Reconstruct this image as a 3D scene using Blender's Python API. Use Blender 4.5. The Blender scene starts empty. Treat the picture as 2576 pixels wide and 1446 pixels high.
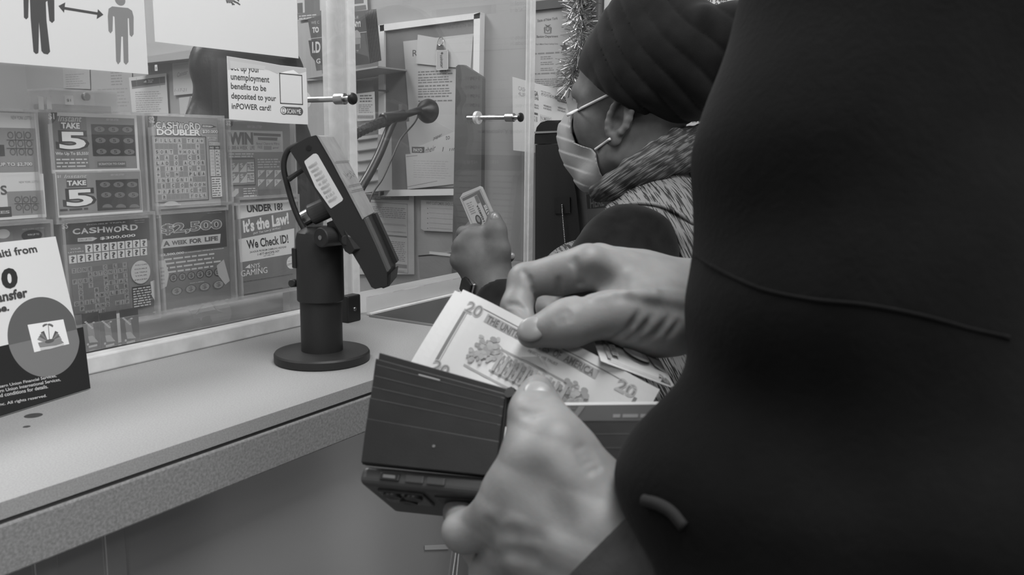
import bpy, math, random
import numpy as np
from mathutils import Vector, Matrix
random.seed(7)
SC = bpy.context.scene
COL = SC.collection
PI = math.pi

# ------------------------------------------------------------------ camera
FPX, CX, CY = 2190.0, 1288.0, 723.0
_g = np.array([2700 - CX, 375 - CY, FPX]); _g /= np.linalg.norm(_g)
_d = np.array([1162 - CX, 14000 - CY, FPX]); _d /= np.linalg.norm(_d)
_z = -(_d - _g * _d.dot(_g)); _z /= np.linalg.norm(_z)
CM = np.array([_g, np.cross(_z, _g), _z])          # camera (right, down, forward) -> room axes
EYE = np.array([0.0, 0.0, 1.29])
cam_data = bpy.data.cameras.new('camera')
cam = bpy.data.objects.new('camera', cam_data); COL.objects.link(cam)
cam_data.sensor_width = 36.0
cam_data.lens = FPX / 2576 * 36.0
cam_data.clip_start = 0.02
_r, _dn, _f = CM[:, 0], CM[:, 1], CM[:, 2]
cam.matrix_world = Matrix(((_r[0], -_dn[0], -_f[0], EYE[0]), (_r[1], -_dn[1], -_f[1], EYE[1]),
                           (_r[2], -_dn[2], -_f[2], EYE[2]), (0, 0, 0, 1)))
cam_data.dof.use_dof = True
cam_data.dof.focus_distance = 1.32
cam_data.dof.aperture_fstop = 15.0
SC.camera = cam

# ------------------------------------------------------------------ world, lights, exposure
SC.view_settings.view_transform = 'Standard'
SC.view_settings.look = 'None'
SC.view_settings.gamma = 1.0
SC.view_settings.exposure = 0.0
SC.cycles.use_denoising = True
SC.cycles.transparent_max_bounces = 24
SC.cycles.max_bounces = 8
SC.cycles.sample_clamp_indirect = 4.0
W = bpy.data.worlds.new('World'); SC.world = W; W.use_nodes = True
W.node_tree.nodes['Background'].inputs[0].default_value = (0.8, 0.8, 0.8, 1)
W.node_tree.nodes['Background'].inputs[1].default_value = 0.10
CEIL = 2.62
LAMPS = [(0.38, -0.12, 25.0), (-1.5, -0.7, 14.0), (0.75, -1.4, 20.0), (0.75, 1.85, 30.0), (-1.2, 1.85, 10.0)]
for lx, ly, pw in LAMPS:
    ld = bpy.data.lights.new('ceiling_lamp_light', 'AREA'); ld.shape = 'RECTANGLE'
    ld.size, ld.size_y, ld.energy = 1.1, 0.5, pw
    lo = bpy.data.objects.new('ceiling_lamp_light', ld); COL.objects.link(lo)
    lo.location = (lx, ly, CEIL - 0.075)

# ------------------------------------------------------------------ pixel <-> room helpers
def ray(px, py): return CM @ np.array([(px - CX) / FPX, (py - CY) / FPX, 1.0])
def onX(px, py, X): r = ray(px, py); return EYE + r * ((X - EYE[0]) / r[0])
def onY(px, py, Y): r = ray(px, py); return EYE + r * ((Y - EYE[1]) / r[1])
def onZ(px, py, Z): r = ray(px, py); return EYE + r * ((Z - EYE[2]) / r[2])
def at(px, py, D): return EYE + ray(px, py) * D
def unit(v): v = np.asarray(v, float); return v / np.linalg.norm(v)
def V3(p): return Vector((float(p[0]), float(p[1]), float(p[2])))

# ------------------------------------------------------------------ materials
_MATS = {}
def mat(name, v, rough=0.6, spec=0.3, metal=0.0, noise=None, bump=None, coat=0.0, sheen=0.0, sss=0.0):
    if name in _MATS: return _MATS[name]
    m = bpy.data.materials.new(name); m.use_nodes = True
    nt = m.node_tree; N = nt.nodes; L = nt.links; b = N['Principled BSDF']
    b.inputs['Base Color'].default_value = (v, v, v, 1)
    b.inputs['Roughness'].default_value = rough
    b.inputs['Specular IOR Level'].default_value = spec
    b.inputs['Metallic'].default_value = metal
    b.inputs['Coat Weight'].default_value = coat
    b.inputs['Sheen Weight'].default_value = sheen
    if sss: b.inputs['Subsurface Weight'].default_value = sss; b.inputs['Subsurface Scale'].default_value = 0.004
    tc = N.new('ShaderNodeTexCoord')
    if noise:
        sc, amt = noise[0], noise[1]
        n = N.new('ShaderNodeTexNoise'); n.inputs['Scale'].default_value = sc
        n.inputs['Detail'].default_value = noise[2] if len(noise) > 2 else 3
        L.new(tc.outputs['Object'], n.inputs['Vector'])
        r = N.new('ShaderNodeMapRange'); r.inputs[1].default_value = 0.3; r.inputs[2].default_value = 0.7
        r.inputs[3].default_value = v * (1 - amt); r.inputs[4].default_value = v * (1 + amt)
        L.new(n.outputs['Fac'], r.inputs[0]); L.new(r.outputs[0], b.inputs['Base Color'])
    if bump:
        n = N.new('ShaderNodeTexNoise'); n.inputs['Scale'].default_value = bump[0]
        n.inputs['Detail'].default_value = 4
        L.new(tc.outputs['Object'], n.inputs['Vector'])
        bp = N.new('ShaderNodeBump'); bp.inputs['Strength'].default_value = bump[1]
        bp.inputs['Distance'].default_value = bump[2] if len(bump) > 2 else 0.002
        L.new(n.outputs['Fac'], bp.inputs['Height']); L.new(bp.outputs[0], b.inputs['Normal'])
    _MATS[name] = m
    return m

def ink(v):
    """Printing ink or paper of one grey value (albedo)."""
    return mat('print_%03d' % round(v * 1000), v, rough=0.55, spec=0.25)

def clear_mat(name, tint=0.95, haze=0.03, smudge=0.05, ior=1.45, rough=0.015, scale=5.0):
    m = bpy.data.materials.new(name); m.use_nodes = True
    nt = m.node_tree; N = nt.nodes; L = nt.links
    N.remove(N['Principled BSDF']); out = N['Material Output']
    tr = N.new('ShaderNodeBsdfTransparent'); tr.inputs[0].default_value = (tint,) * 3 + (1,)
    gl = N.new('ShaderNodeBsdfGlossy'); gl.inputs['Roughness'].default_value = rough
    gl.inputs[0].default_value = (1, 1, 1, 1)
    ge = N.new('ShaderNodeNewGeometry'); dt = N.new('ShaderNodeVectorMath'); dt.operation = 'DOT_PRODUCT'
    L.new(ge.outputs['Normal'], dt.inputs[0]); L.new(ge.outputs['Incoming'], dt.inputs[1])
    def mth(op, a, b):                                   # Schlick reflectance, the same from either side of a face
        q = N.new('ShaderNodeMath'); q.operation = op
        for i, x in enumerate((a, b)):
            if x is None: continue
            if isinstance(x, float): q.inputs[i].default_value = x
            else: L.new(x, q.inputs[i])
        return q.outputs[0]
    f0 = ((ior - 1) / (ior + 1)) ** 2
    fres = mth('ADD', mth('MULTIPLY', mth('POWER', mth('SUBTRACT', 1.0, mth('ABSOLUTE', dt.outputs['Value'], None)), 5.0), 1 - f0), f0)
    mx = N.new('ShaderNodeMixShader'); L.new(fres, mx.inputs[0]); L.new(tr.outputs[0], mx.inputs[1]); L.new(gl.outputs[0], mx.inputs[2])
    df = N.new('ShaderNodeBsdfDiffuse'); df.inputs[0].default_value = (0.85,) * 3 + (1,)
    tc = N.new('ShaderNodeTexCoord')
    n = N.new('ShaderNodeTexNoise'); n.inputs['Scale'].default_value = scale; n.inputs['Detail'].default_value = 6
    n.inputs['Distortion'].default_value = 1.2
    L.new(tc.outputs['Object'], n.inputs['Vector'])
    r = N.new('ShaderNodeMapRange'); r.inputs[1].default_value = 0.45; r.inputs[2].default_value = 0.8
    r.inputs[3].default_value = haze; r.inputs[4].default_value = haze + smudge
    L.new(n.outputs['Fac'], r.inputs[0])
    v = N.new('ShaderNodeTexVoronoi'); v.inputs['Scale'].default_value = 420.0   # dust specks
    L.new(tc.outputs['Object'], v.inputs['Vector'])
    r2 = N.new('ShaderNodeMapRange'); r2.inputs[1].default_value = 0.10; r2.inputs[2].default_value = 0.05
    r2.inputs[3].default_value = 0.0; r2.inputs[4].default_value = 0.22 if smudge > 0.02 else 0.0
    L.new(v.outputs['Distance'], r2.inputs[0])
    n2 = N.new('ShaderNodeTexNoise'); n2.inputs['Scale'].default_value = 9.0; L.new(tc.outputs['Object'], n2.inputs['Vector'])
    r3 = N.new('ShaderNodeMapRange'); r3.inputs[1].default_value = 0.5; r3.inputs[2].default_value = 0.65
    L.new(n2.outputs['Fac'], r3.inputs[0])
    mu = N.new('ShaderNodeMath'); mu.operation = 'MULTIPLY'; L.new(r2.outputs[0], mu.inputs[0]); L.new(r3.outputs[0], mu.inputs[1])
    ad = N.new('ShaderNodeMath'); ad.operation = 'ADD'; ad.use_clamp = True; L.new(r.outputs[0], ad.inputs[0]); L.new(mu.outputs[0], ad.inputs[1])
    mx2 = N.new('ShaderNodeMixShader'); L.new(ad.outputs[0], mx2.inputs[0]); L.new(mx.outputs[0], mx2.inputs[1]); L.new(df.outputs[0], mx2.inputs[2])
    L.new(mx2.outputs[0], out.inputs[0])
    return m

# ------------------------------------------------------------------ mesh builder and object tagging
class MB:
    def __init__(s): s.v = []; s.f = []; s.m = []; s.mats = []
    def mi(s, m):
        if m not in s.mats: s.mats.append(m)
        return s.mats.index(m)
    def add(s, vs, fs, m):
        o = len(s.v); k = s.mi(m)
        s.v += [tuple(map(float, p)) for p in vs]
        s.f += [tuple(i + o for i in f) for f in fs]; s.m += [k] * len(fs)
    def box(s, lo, hi, m, R=None, c=None):
        lo, hi = np.array(lo, float), np.array(hi, float)
        vs = np.array([[(lo, hi)[i][0], (lo, hi)[j][1], (lo, hi)[k][2]] for i in (0, 1) for j in (0, 1) for k in (0, 1)])
        if R is not None: vs = np.asarray(c) + (np.asarray(R) @ vs.T).T
        s.add(vs, [(0, 1, 3, 2), (4, 6, 7, 5), (0, 4, 5, 1), (2, 3, 7, 6), (0, 2, 6, 4), (1, 5, 7, 3)], m)
    def prism(s, poly, ext, m, m2=None):
        """poly: list of 3D points in one plane, ext: vector."""
        p = [np.array(q, float) for q in poly]; e = np.array(ext, float); n = len(p)
        nn = sum((np.cross(p[i] - p[0], p[(i + 1) % n] - p[0]) for i in range(n)), np.zeros(3))
        if nn.dot(e) > 0: p = p[::-1]
        s.add(p, [tuple(range(n))], m)
        s.add([q + e for q in p] + p, [tuple(range(n))[::-1]] + [(i, n + i, n + (i + 1) % n, (i + 1) % n)[::-1] for i in range(n)], m2 or m)
    def lathe(s, c, ax, prof, m, n=32, caps=True):
        """prof: list of (radius, height along ax)."""
        c = np.array(c, float); ax = unit(ax); t = unit(np.cross(ax, (0.3, 0.9, 0.17))); b = np.cross(ax, t)
        vs = []; fs = []
        for r, h in prof:
            for i in range(n):
                a = 2 * PI * i / n; vs.append(c + ax * h + (t * math.cos(a) + b * math.sin(a)) * r)
        for k in range(len(prof) - 1):
            for i in range(n):
                j = (i + 1) % n; fs.append((k * n + i, k * n + j, (k + 1) * n + j, (k + 1) * n + i))
        if caps: fs.append(tuple(range(n))[::-1]); fs.append(tuple((len(prof) - 1) * n + i for i in range(n)))
        s.add(vs, fs, m)
    def cyl(s, a, b, r, m, n=24, r2=None, bev=0.0):
        a = np.array(a, float); b = np.array(b, float); L = np.linalg.norm(b - a); r2 = r if r2 is None else r2
        pr = [(r - bev, 0), (r, bev), (r2, L - bev), (r2 - bev, L)] if bev else [(r, 0), (r2, L)]
        s.lathe(a, b - a, pr, m, n)
    def tube(s, pts, r, m, n=10):
        P = [np.array(p, float) for p in pts]; rs = r if isinstance(r, (list, tuple)) else [r] * len(P)
        vs = []; fs = []; t0 = unit(P[1] - P[0]); nrm = unit(np.cross(t0, (0.31, 0.77, 0.55)))
        for k, p in enumerate(P):
            t = unit(P[min(k + 1, len(P) - 1)] - P[max(k - 1, 0)]); nrm = unit(nrm - t * nrm.dot(t)); bn = np.cross(t, nrm)
            for i in range(n):
                a = 2 * PI * i / n; vs.append(p + (nrm * math.cos(a) + bn * math.sin(a)) * rs[k])
        for k in range(len(P) - 1):
            for i in range(n):
                j = (i + 1) % n; fs.append((k * n + i, k * n + j, (k + 1) * n + j, (k + 1) * n + i))
        fs.append(tuple(range(n))[::-1]); fs.append(tuple((len(P) - 1) * n + i for i in range(n)))
        s.add(vs, fs, m)
    def ball(s, c, r, m, n=12, k=8):
        pr = [(max(1e-4, r * math.sin(PI * i / k)), -r * math.cos(PI * i / k)) for i in range(k + 1)]
        s.lathe(c, (0, 0, 1), pr, m, n)
    def build(s, name, parent=None, bevel=0.0, smooth=False, seg=2):
        me = bpy.data.meshes.new(name)
        v = np.array(s.v)
        if parent is not None: org = np.array(parent['_org'])
        else: org = np.array([(v[:, 0].min() + v[:, 0].max()) / 2, (v[:, 1].min() + v[:, 1].max()) / 2, v[:, 2].min()])
        me.from_pydata([tuple(p) for p in (v - org)], [], s.f)
        for m in s.mats: me.materials.append(m)
        me.polygons.foreach_set('material_index', s.m)
        if smooth: me.shade_smooth()
        me.update()
        o = bpy.data.objects.new(name, me); COL.objects.link(o)
        if parent is not None: o.parent = parent
        else: o.location = org
        o['_org'] = [float(x) for x in org]
        if bevel:
            b = o.modifiers.new('Bevel', 'BEVEL'); b.width = bevel; b.segments = seg; b.limit_method = 'ANGLE'; b.angle_limit = math.radians(40)
        return o
def smooth_auto(o, deg=35):
    me = o.data; me.shade_smooth()
    try: me.set_sharp_from_angle(angle=math.radians(deg))
    except Exception: pass
    return o
def catmull(pts, k=6):
    P = [np.array(p, float) for p in pts]; P = [2 * P[0] - P[1]] + P + [2 * P[-1] - P[-2]]; out = []
    for i in range(1, len(P) - 2):
        for j in range(k):
            t = j / k
            out.append(0.5 * ((2 * P[i]) + (-P[i - 1] + P[i + 1]) * t + (2 * P[i - 1] - 5 * P[i] + 4 * P[i + 1] - P[i + 2]) * t * t + (-P[i - 1] + 3 * P[i] - 3 * P[i + 1] + P[i + 2]) * t ** 3))
    out.append(P[-2]); return out
def tag(o, label, cat, group=None, kind=None):
    o['label'] = label; o['category'] = cat
    if group: o['group'] = group
    if kind: o['kind'] = kind
    return o
def thing(name, loc, label, cat, group=None):
    o = bpy.data.objects.new(name, None); COL.objects.link(o); o.location = V3(loc); o['_org'] = [float(x) for x in loc]
    o.empty_display_size = 0.05
    return tag(o, label, cat, group)
def struct(o): o['kind'] = 'structure'; return o

# ------------------------------------------------------------------ printed flat sheets
_fc = bpy.data.curves.new('lettering', 'FONT'); _fc.dimensions = '2D'; _fc.fill_mode = 'FRONT'; _fc.resolution_u = 3
_fo = bpy.data.objects.new('lettering', _fc)
_tc = {}
def glyphs(sx, bold=0.0, shear=0.0):
    key = (sx, bold, shear)
    if key not in _tc:
        _fc.body = sx; _fc.offset = bold; _fc.shear = shear
        me = _fo.to_mesh()
        v = np.array([(p.co.x, p.co.y) for p in me.vertices]) if len(me.vertices) else np.zeros((0, 2))
        _tc[key] = (v, [tuple(p.vertices) for p in me.polygons]); _fo.to_mesh_clear()
    return _tc[key]

class Sheet:
    """A flat printed thing. plane: ('Y', y), ('X', x) or (origin, right, down). Points are photo pixels meeting the plane,
    or ('uv', u, v) in metres. The print is real geometry, a tenth of a millimetre proud of the face."""
    def __init__(s, plane, th=0.0004):
        if not isinstance(plane[0], str): s.o = np.array(plane[0], float); s.U = unit(plane[1]); s.Vd = np.array(plane[2], float); s.Vd = unit(s.Vd - s.U * s.Vd.dot(s.U))
        elif plane[0] == 'Y': s.o = np.array([0, plane[1], 1.0]); s.U = np.array([1., 0, 0]); s.Vd = np.array([0, 0, -1.])
        else: s.o = np.array([plane[1], 0, 1.0]); s.U = np.array([0, -1., 0]); s.Vd = np.array([0, 0, -1.])
        s.N = -np.cross(s.U, s.Vd)
        if s.N.dot(EYE - s.o) < 0: s.N = -s.N
        s.th = th; s.lay = 0; s.mb = MB(); s.warp = None; s.con = 1.0
    def ink(s, v): return ink(min(0.78, max(0.012, 0.17 + (v - 0.17) * s.con)) if s.con != 1.0 else v)
    def uv(s, p):
        if p[0] == 'uv': return np.array([p[1], p[2]])
        r = ray(*p); t = (s.o - EYE).dot(s.N) / r.dot(s.N); q = EYE + r * t - s.o
        return np.array([q.dot(s.U), q.dot(s.Vd)])
    def P(s, uv, h=0.0): return s.o + s.U * uv[0] + s.Vd * uv[1] + s.N * h
    def base(s, poly, v=0.6, m=None):
        p = [s.P(s.uv(q)) for q in poly]; s.mb.prism(p, -s.N * s.th, m or s.ink(v)); return s
    def rectbase(s, a, b, v=0.6, m=None):
        a, b = s.uv(a), s.uv(b); s.box = (a, b)
        s.mb.prism([s.P(q) for q in (a, (b[0], a[1]), b, (a[0], b[1]))], -s.N * s.th, m or s.ink(v)); return s
    def h(s): s.lay += 1; return 0.00008 + 0.000015 * s.lay
    def poly_uv(s, pts, v, h=None):
        h = s.h() if h is None else h
        p = [s.P(q, h) for q in pts]; n = len(p)
        nn = sum((np.cross(p[i] - p[0], p[(i + 1) % n] - p[0]) for i in range(n)), np.zeros(3))
        f = tuple(range(n)) if nn.dot(s.N) > 0 else tuple(range(n))[::-1]
        s.mb.add(p, [f], s.ink(v)); return s
    def poly(s, pts, v): return s.poly_uv([s.uv(q) for q in pts], v)
    def rect(s, a, b, v):
        a, b = s.uv(a), s.uv(b); return s.poly_uv([a, (b[0], a[1]), b, (a[0], b[1])], v)
    def frame(s, a, b, w, v):
        a, b = s.uv(a), s.uv(b); h = s.h()
        for p, q in (((a[0], a[1]), (b[0], a[1] + w)), ((a[0], b[1] - w), (b[0], b[1])), ((a[0], a[1]), (a[0] + w, b[1])), ((b[0] - w, a[1]), (b[0], b[1]))):
            s.poly_uv([p, (q[0], p[1]), q, (p[0], q[1])], v, h)
        return s
    def line(s, a, b, w, v):
        a, b = s.uv(a), s.uv(b); d = (b - a) / np.linalg.norm(b - a); n = np.array([-d[1], d[0]]) * w / 2
        return s.poly_uv([a + n, b + n, b - n, a - n], v)
    def ell(s, c, rx, ry, v, n=28, rot=0.0):
        """centre pixel, half sizes in pixels (or metres when c is uv)."""
        c0 = s.uv(c)
        if c[0] != 'uv':
            e = s.uv((c[0] + rx, c[1])) - c0; rx = np.linalg.norm(e); e = s.uv((c[0], c[1] + ry)) - c0; ry = abs(e[1])
        return s.poly_uv([(c0[0] + rx * math.cos(a), c0[1] + ry * math.sin(a)) for a in [2 * PI * i / n for i in range(n)]], v)
    def text(s, sx, bl, tr, v, bold=0.0, shear=0.0, out=None, ow=0.05, tl=None, keep=False):
        """fill the box from its lower-left pixel to its upper-right pixel; with tl given, bl->tr is the baseline and bl->tl the height."""
        g, fs = glyphs(sx, bold, shear)
        if not len(g): return s
        lo, hi = g.min(0), g.max(0)
        if tl is None:
            a, b = s.uv(bl), s.uv(tr); e1 = np.array([b[0] - a[0], 0]); e2 = np.array([0, b[1] - a[1]])
        else:
            a = s.uv(bl); e1 = s.uv(tr) - a; e2 = s.uv(tl) - a
        if keep:
            k = min(np.linalg.norm(e1) / (hi[0] - lo[0]), np.linalg.norm(e2) / (hi[1] - lo[1]))
            e1 = e1 / np.linalg.norm(e1) * k * (hi[0] - lo[0]); e2 = e2 / np.linalg.norm(e2) * k * (hi[1] - lo[1])
        def put(g, fs, v):
            w = (g - lo) / (hi - lo); h = s.h()
            pts = [s.P(a + e1 * x + e2 * y, h) for x, y in w]
            ff = []
            flip = (e1[0] * e2[1] - e1[1] * e2[0]) > 0
            s.mb.add(pts, [tuple(f) for f in fs], s.ink(v))
        if out is not None:
            g2, f2 = glyphs(sx, bold + ow, shear); put(g2, f2, out)
        put(g, fs, v); return s
    def dash(s, a, b, n, v, fill=0.45, rag=0.3, solid=False):
        """n lines of small unreadable print between two corners."""
        a, b = s.uv(a), s.uv(b); a, b = np.minimum(a, b), np.maximum(a, b); row = max((b[1] - a[1]) / n, 0.0012); h = s.h(); L = b[0] - a[0]
        for k in range(n):
            end = L * (1 - rag * random.random()); x = 0.0; y = a[1] + row * (k + 0.28)
            while x < end:
                w = end if solid else row * (0.9 + 2.2 * random.random()); w = min(w, end - x)
                if w > row * 0.2: s.poly_uv([(a[0] + x, y), (a[0] + x + w, y), (a[0] + x + w, y + row * fill), (a[0] + x, y + row * fill)], v, h)
                x += w + row * 0.4
        return s
    def make(s, name, label, cat, group=None, parent=None):
        if s.warp: s.mb.v = [tuple(s.warp(np.array(p))) for p in s.mb.v]
        o = s.mb.build(name, parent)
        if parent is None: tag(o, label, cat, group)
        return o

# ------------------------------------------------------------------ smooth solid modelling (distance fields, surface nets)
class Field:
    """Union of round cones and ellipsoids with per-item blending; carve() takes away; disp() displaces."""
    def __init__(s): s.items = []; s.cuts = []; s.disps = []
    def cone(s, a, b, r1, r2, k=0.006): s.items.append(('c', np.array(a, float), np.array(b, float), r1, r2, k)); return s
    def chain(s, pts, rs, k=0.006):
        for i in range(len(pts) - 1): s.cone(pts[i], pts[i + 1], rs[i], rs[i + 1], k)
        return s
    def ell(s, c, r, R=None, k=0.01): s.items.append(('e', np.array(c, float), np.array(r, float), np.eye(3) if R is None else np.array(R, float), 0, k)); return s
    def carve(s, a, b, r1, r2, k=0.004): s.cuts.append((np.array(a, float), np.array(b, float), r1, r2, k)); return s
    @staticmethod
    def _cone(P, a, b, r1, r2):
        ab = b - a; L = max(ab.dot(ab), 1e-12); t = np.clip(((P - a) @ ab) / L, 0, 1)
        return np.linalg.norm(P - a - t[:, None] * ab, axis=1) - (r1 + (r2 - r1) * t)
    @staticmethod
    def _ell(P, c, r, R):
        q = (P - c) @ R; k0 = np.linalg.norm(q / r, axis=1); k1 = np.linalg.norm(q / (r * r), axis=1)
        return k0 * (k0 - 1) / np.maximum(k1, 1e-9)
    def _one(s, it, P): return s._cone(P, *it[1:5]) if it[0] == 'c' else s._ell(P, it[1], it[2], it[3])
    def bounds(s, pad=0.01):
        lo = np.full(3, 1e9); hi = -lo
        for it in s.items:
            if it[0] == 'c':
                for p, r in ((it[1], it[3]), (it[2], it[4])): lo = np.minimum(lo, p - r); hi = np.maximum(hi, p + r)
            else: R = max(it[2]); lo = np.minimum(lo, it[1] - R); hi = np.maximum(hi, it[1] + R)
        return lo - pad, hi + pad
    def val(s, P, near=None):
        d = None
        for i, it in enumerate(s.items):
            if near is not None and not near[i]: continue
            e = s._one(it, P); k = it[5]
            if d is None: d = e
            else:
                h = np.maximum(k - np.abs(d - e), 0) / k; d = np.minimum(d, e) - h * h * k * 0.25
        if d is None: d = np.full(len(P), 0.5)
        for fn in s.disps: d = fn(P, d)
        for a, b, r1, r2, k in s.cuts:
            e = -s._cone(P, a, b, r1, r2); h = np.maximum(k - np.abs(d - e), 0) / k; d = np.maximum(d, e) + h * h * k * 0.25
        return d
    def mesh(s, vox, lo=None, hi=None, margin=0.02):
        b0, b1 = s.bounds(margin)
        lo = b0 if lo is None else np.array(lo); hi = b1 if hi is None else np.array(hi)
        B = 14; bs = B * vox; nb = np.ceil((hi - lo) / bs).astype(int)
        gi = np.stack(np.meshgrid(*[np.arange(n) for n in nb], indexing='ij'), -1).reshape(-1, 3)
        ctr = lo + (gi + 0.5) * bs; half = bs * 0.87
        D = np.stack([s._one(it, ctr) for it in s.items], 1)           # item distance at block centres
        act = np.where(D.min(1) < half + margin)[0]
        off = np.stack(np.meshgrid(*[np.arange(B + 1)] * 3, indexing='ij'), -1).reshape(-1, 3)
        NN = (nb * B + 2).astype(np.int64)
        keys = []; pos = []; E = [[], [], []]
        cs = np.array([(i, j, k) for i in (0, 1) for j in (0, 1) for k in (0, 1)])
        for a in act:
            near = D[a] < D[a].min() + 2 * half + margin * 1.5
            base = gi[a] * B; P = lo + (base + off) * vox
            v = s.val(P, near).reshape(B + 1, B + 1, B + 1)
            ins = v < 0
            if ins.all() or not ins.any(): continue
            c8 = np.stack([v[i:i + B, j:j + B, k:k + B] for i, j, k in cs], -1); sg = c8 < 0
            mk = sg.any(-1) & ~sg.all(-1); idx = np.argwhere(mk); c8 = c8[mk]
            acc = np.zeros((len(idx), 3)); cnt = np.zeros(len(idx))
            for p in range(8):
                for q in range(p + 1, 8):
                    if np.abs(cs[p] - cs[q]).sum() != 1: continue
                    x = (c8[:, p] < 0) != (c8[:, q] < 0); t = np.where(x, c8[:, p] / np.where(x, c8[:, p] - c8[:, q], 1), 0)
                    acc += np.where(x[:, None], cs[p] + t[:, None] * (cs[q] - cs[p]), 0); cnt += x
            g = idx + base
            keys.append((g[:, 0] * NN[1] + g[:, 1]) * NN[2] + g[:, 2]); pos.append(lo + (g + acc / cnt[:, None]) * vox)
            for ax in range(3):
                sl0 = [slice(0, B)] * 3; sl1 = [slice(0, B)] * 3; sl1[ax] = slice(1, B + 1)
                A, Bq = ins[tuple(sl0)], ins[tuple(sl1)]; e = np.argwhere(A != Bq)
                if len(e): E[ax].append(np.column_stack([e + base, A[tuple(e.T)]]))
        keys = np.concatenate(keys); pos = np.concatenate(pos); o = np.argsort(keys); keys = keys[o]; pos = pos[o]
        st = [NN[1] * NN[2], NN[2], 1]; F = []
        for ax in range(3):
            if not E[ax]: continue
            e = np.concatenate(E[ax]); k = (e[:, 0] * NN[1] + e[:, 1]) * NN[2] + e[:, 2]
            u, w = st[(ax + 1) % 3], st[(ax + 2) % 3]
            q = np.stack([k - u - w, k - w, k, k - u], 1); j = np.searchsorted(keys, q); j = np.minimum(j, len(keys) - 1)
            ok = (keys[j] == q).all(1); j = j[ok]; fl = e[ok, 3] == 0
            j[fl] = j[fl][:, ::-1]; F.append(j)
        F = np.concatenate(F)
        return pos, F
def relax(v, F, n=2, lam=0.5):
    for _ in range(n):
        acc = np.zeros_like(v); c = np.zeros(len(v))
        for i in range(4):
            a, b = F[:, i], F[:, (i + 1) % 4]
            np.add.at(acc, a, v[b]); np.add.at(acc, b, v[a]); np.add.at(c, a, 1); np.add.at(c, b, 1)
        v = v + lam * (acc / np.maximum(c, 1)[:, None] - v)
    return v
def main_piece(v, F, least=400):
    """drop stray specks: keep connected pieces with at least `least` vertices."""
    lab = np.arange(len(v))
    while True:
        m = lab[F].min(1); new = lab.copy(); np.minimum.at(new, F.ravel(), np.repeat(m, 4)); new = new[new]
        if (new == lab).all(): break
        lab = new
    cnt = np.bincount(lab, minlength=len(v)); ok = cnt[lab] >= least
    idx = np.cumsum(ok) - 1
    return v[ok], idx[F[ok[F].all(1)]]
def solid(name, v, F, mats, parent, midx=None):
    me = bpy.data.meshes.new(name); org = np.array(parent['_org']) if parent is not None else np.array([v[:, 0].mean(), v[:, 1].mean(), v[:, 2].min()])
    v = v - org
    me.vertices.add(len(v)); me.vertices.foreach_set('co', v.astype(np.float32).ravel())
    me.loops.add(len(F) * 4); me.loops.foreach_set('vertex_index', F.astype(np.int32).ravel())
    me.polygons.add(len(F)); me.polygons.foreach_set('loop_start', np.arange(0, len(F) * 4, 4, dtype=np.int32))
    for m in mats: me.materials.append(m)
    if midx is not None: me.polygons.foreach_set('material_index', midx.astype(np.int32))
    me.update(calc_edges=True); me.validate(); me.shade_smooth()
    o = bpy.data.objects.new(name, me); COL.objects.link(o); o['_org'] = [float(x) for x in org]
    if parent is not None: o.parent = parent
    else: o.location = V3(org)
    return o
def vnoise(P, sc, seed=0):
    """cheap smooth noise, -1..1."""
    r = np.random.RandomState(seed); o = np.zeros(len(P))
    for i in range(5):
        d = r.normal(size=3); d /= np.linalg.norm(d); o += np.sin(P @ d * sc * (0.6 + 0.35 * i) + r.rand() * 6.28)
    return o / 3.2
def trace(fn, px, py, d0, d1, n=400):
    """first depth along a photo ray where the field turns negative."""
    t = np.linspace(d0, d1, n); v = fn(EYE + ray(px, py) * t[:, None]); k = np.argmax(v < 0)
    return EYE + ray(px, py) * t[k] if v[k] < 0 else None
# ------------------------------------------------------------------ the room
XW, YB, YF, XL = 1.52, 2.75, -2.3, -2.8
m_wall = mat('wall_paint', 0.30, 0.75, noise=(3.0, 0.05))
m_wall_b = mat('booth_paint', 0.26, 0.75, noise=(3.0, 0.05))
m_ceil = mat('ceiling_tile', 0.6, 0.85, noise=(60, 0.06))
m_floor = mat('floor_tile', 0.20, 0.35, noise=(18, 0.15))
def slab(name, lo, hi, m):
    b = MB(); b.box(lo, hi, m); return struct(b.build(name))
slab('floor', (XL, YF, -0.06), (XW, YB, 0), m_floor)
slab('ceiling', (XL, YF, CEIL), (XW, YB, CEIL + 0.06), m_ceil)
slab('wall_right', (XW, YF, 0), (XW + 0.1, YB, CEIL), m_wall)
slab('wall_left', (XL - 0.1, YF, 0), (XL, YB, CEIL), m_wall)
slab('wall_back', (XL, YB, 0), (XW, YB + 0.1, CEIL), m_wall_b)
slab('wall_front', (XL, YF - 0.1, 0), (XW, YF, CEIL), m_wall)
m_white = mat('white_enamel', 0.7, 0.4)
m_lit = bpy.data.materials.new('lamp_diffuser'); m_lit.use_nodes = True
m_lit.node_tree.nodes['Principled BSDF'].inputs['Emission Color'].default_value = (1, 1, 1, 1)
m_lit.node_tree.nodes['Principled BSDF'].inputs['Emission Strength'].default_value = 3.0
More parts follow.
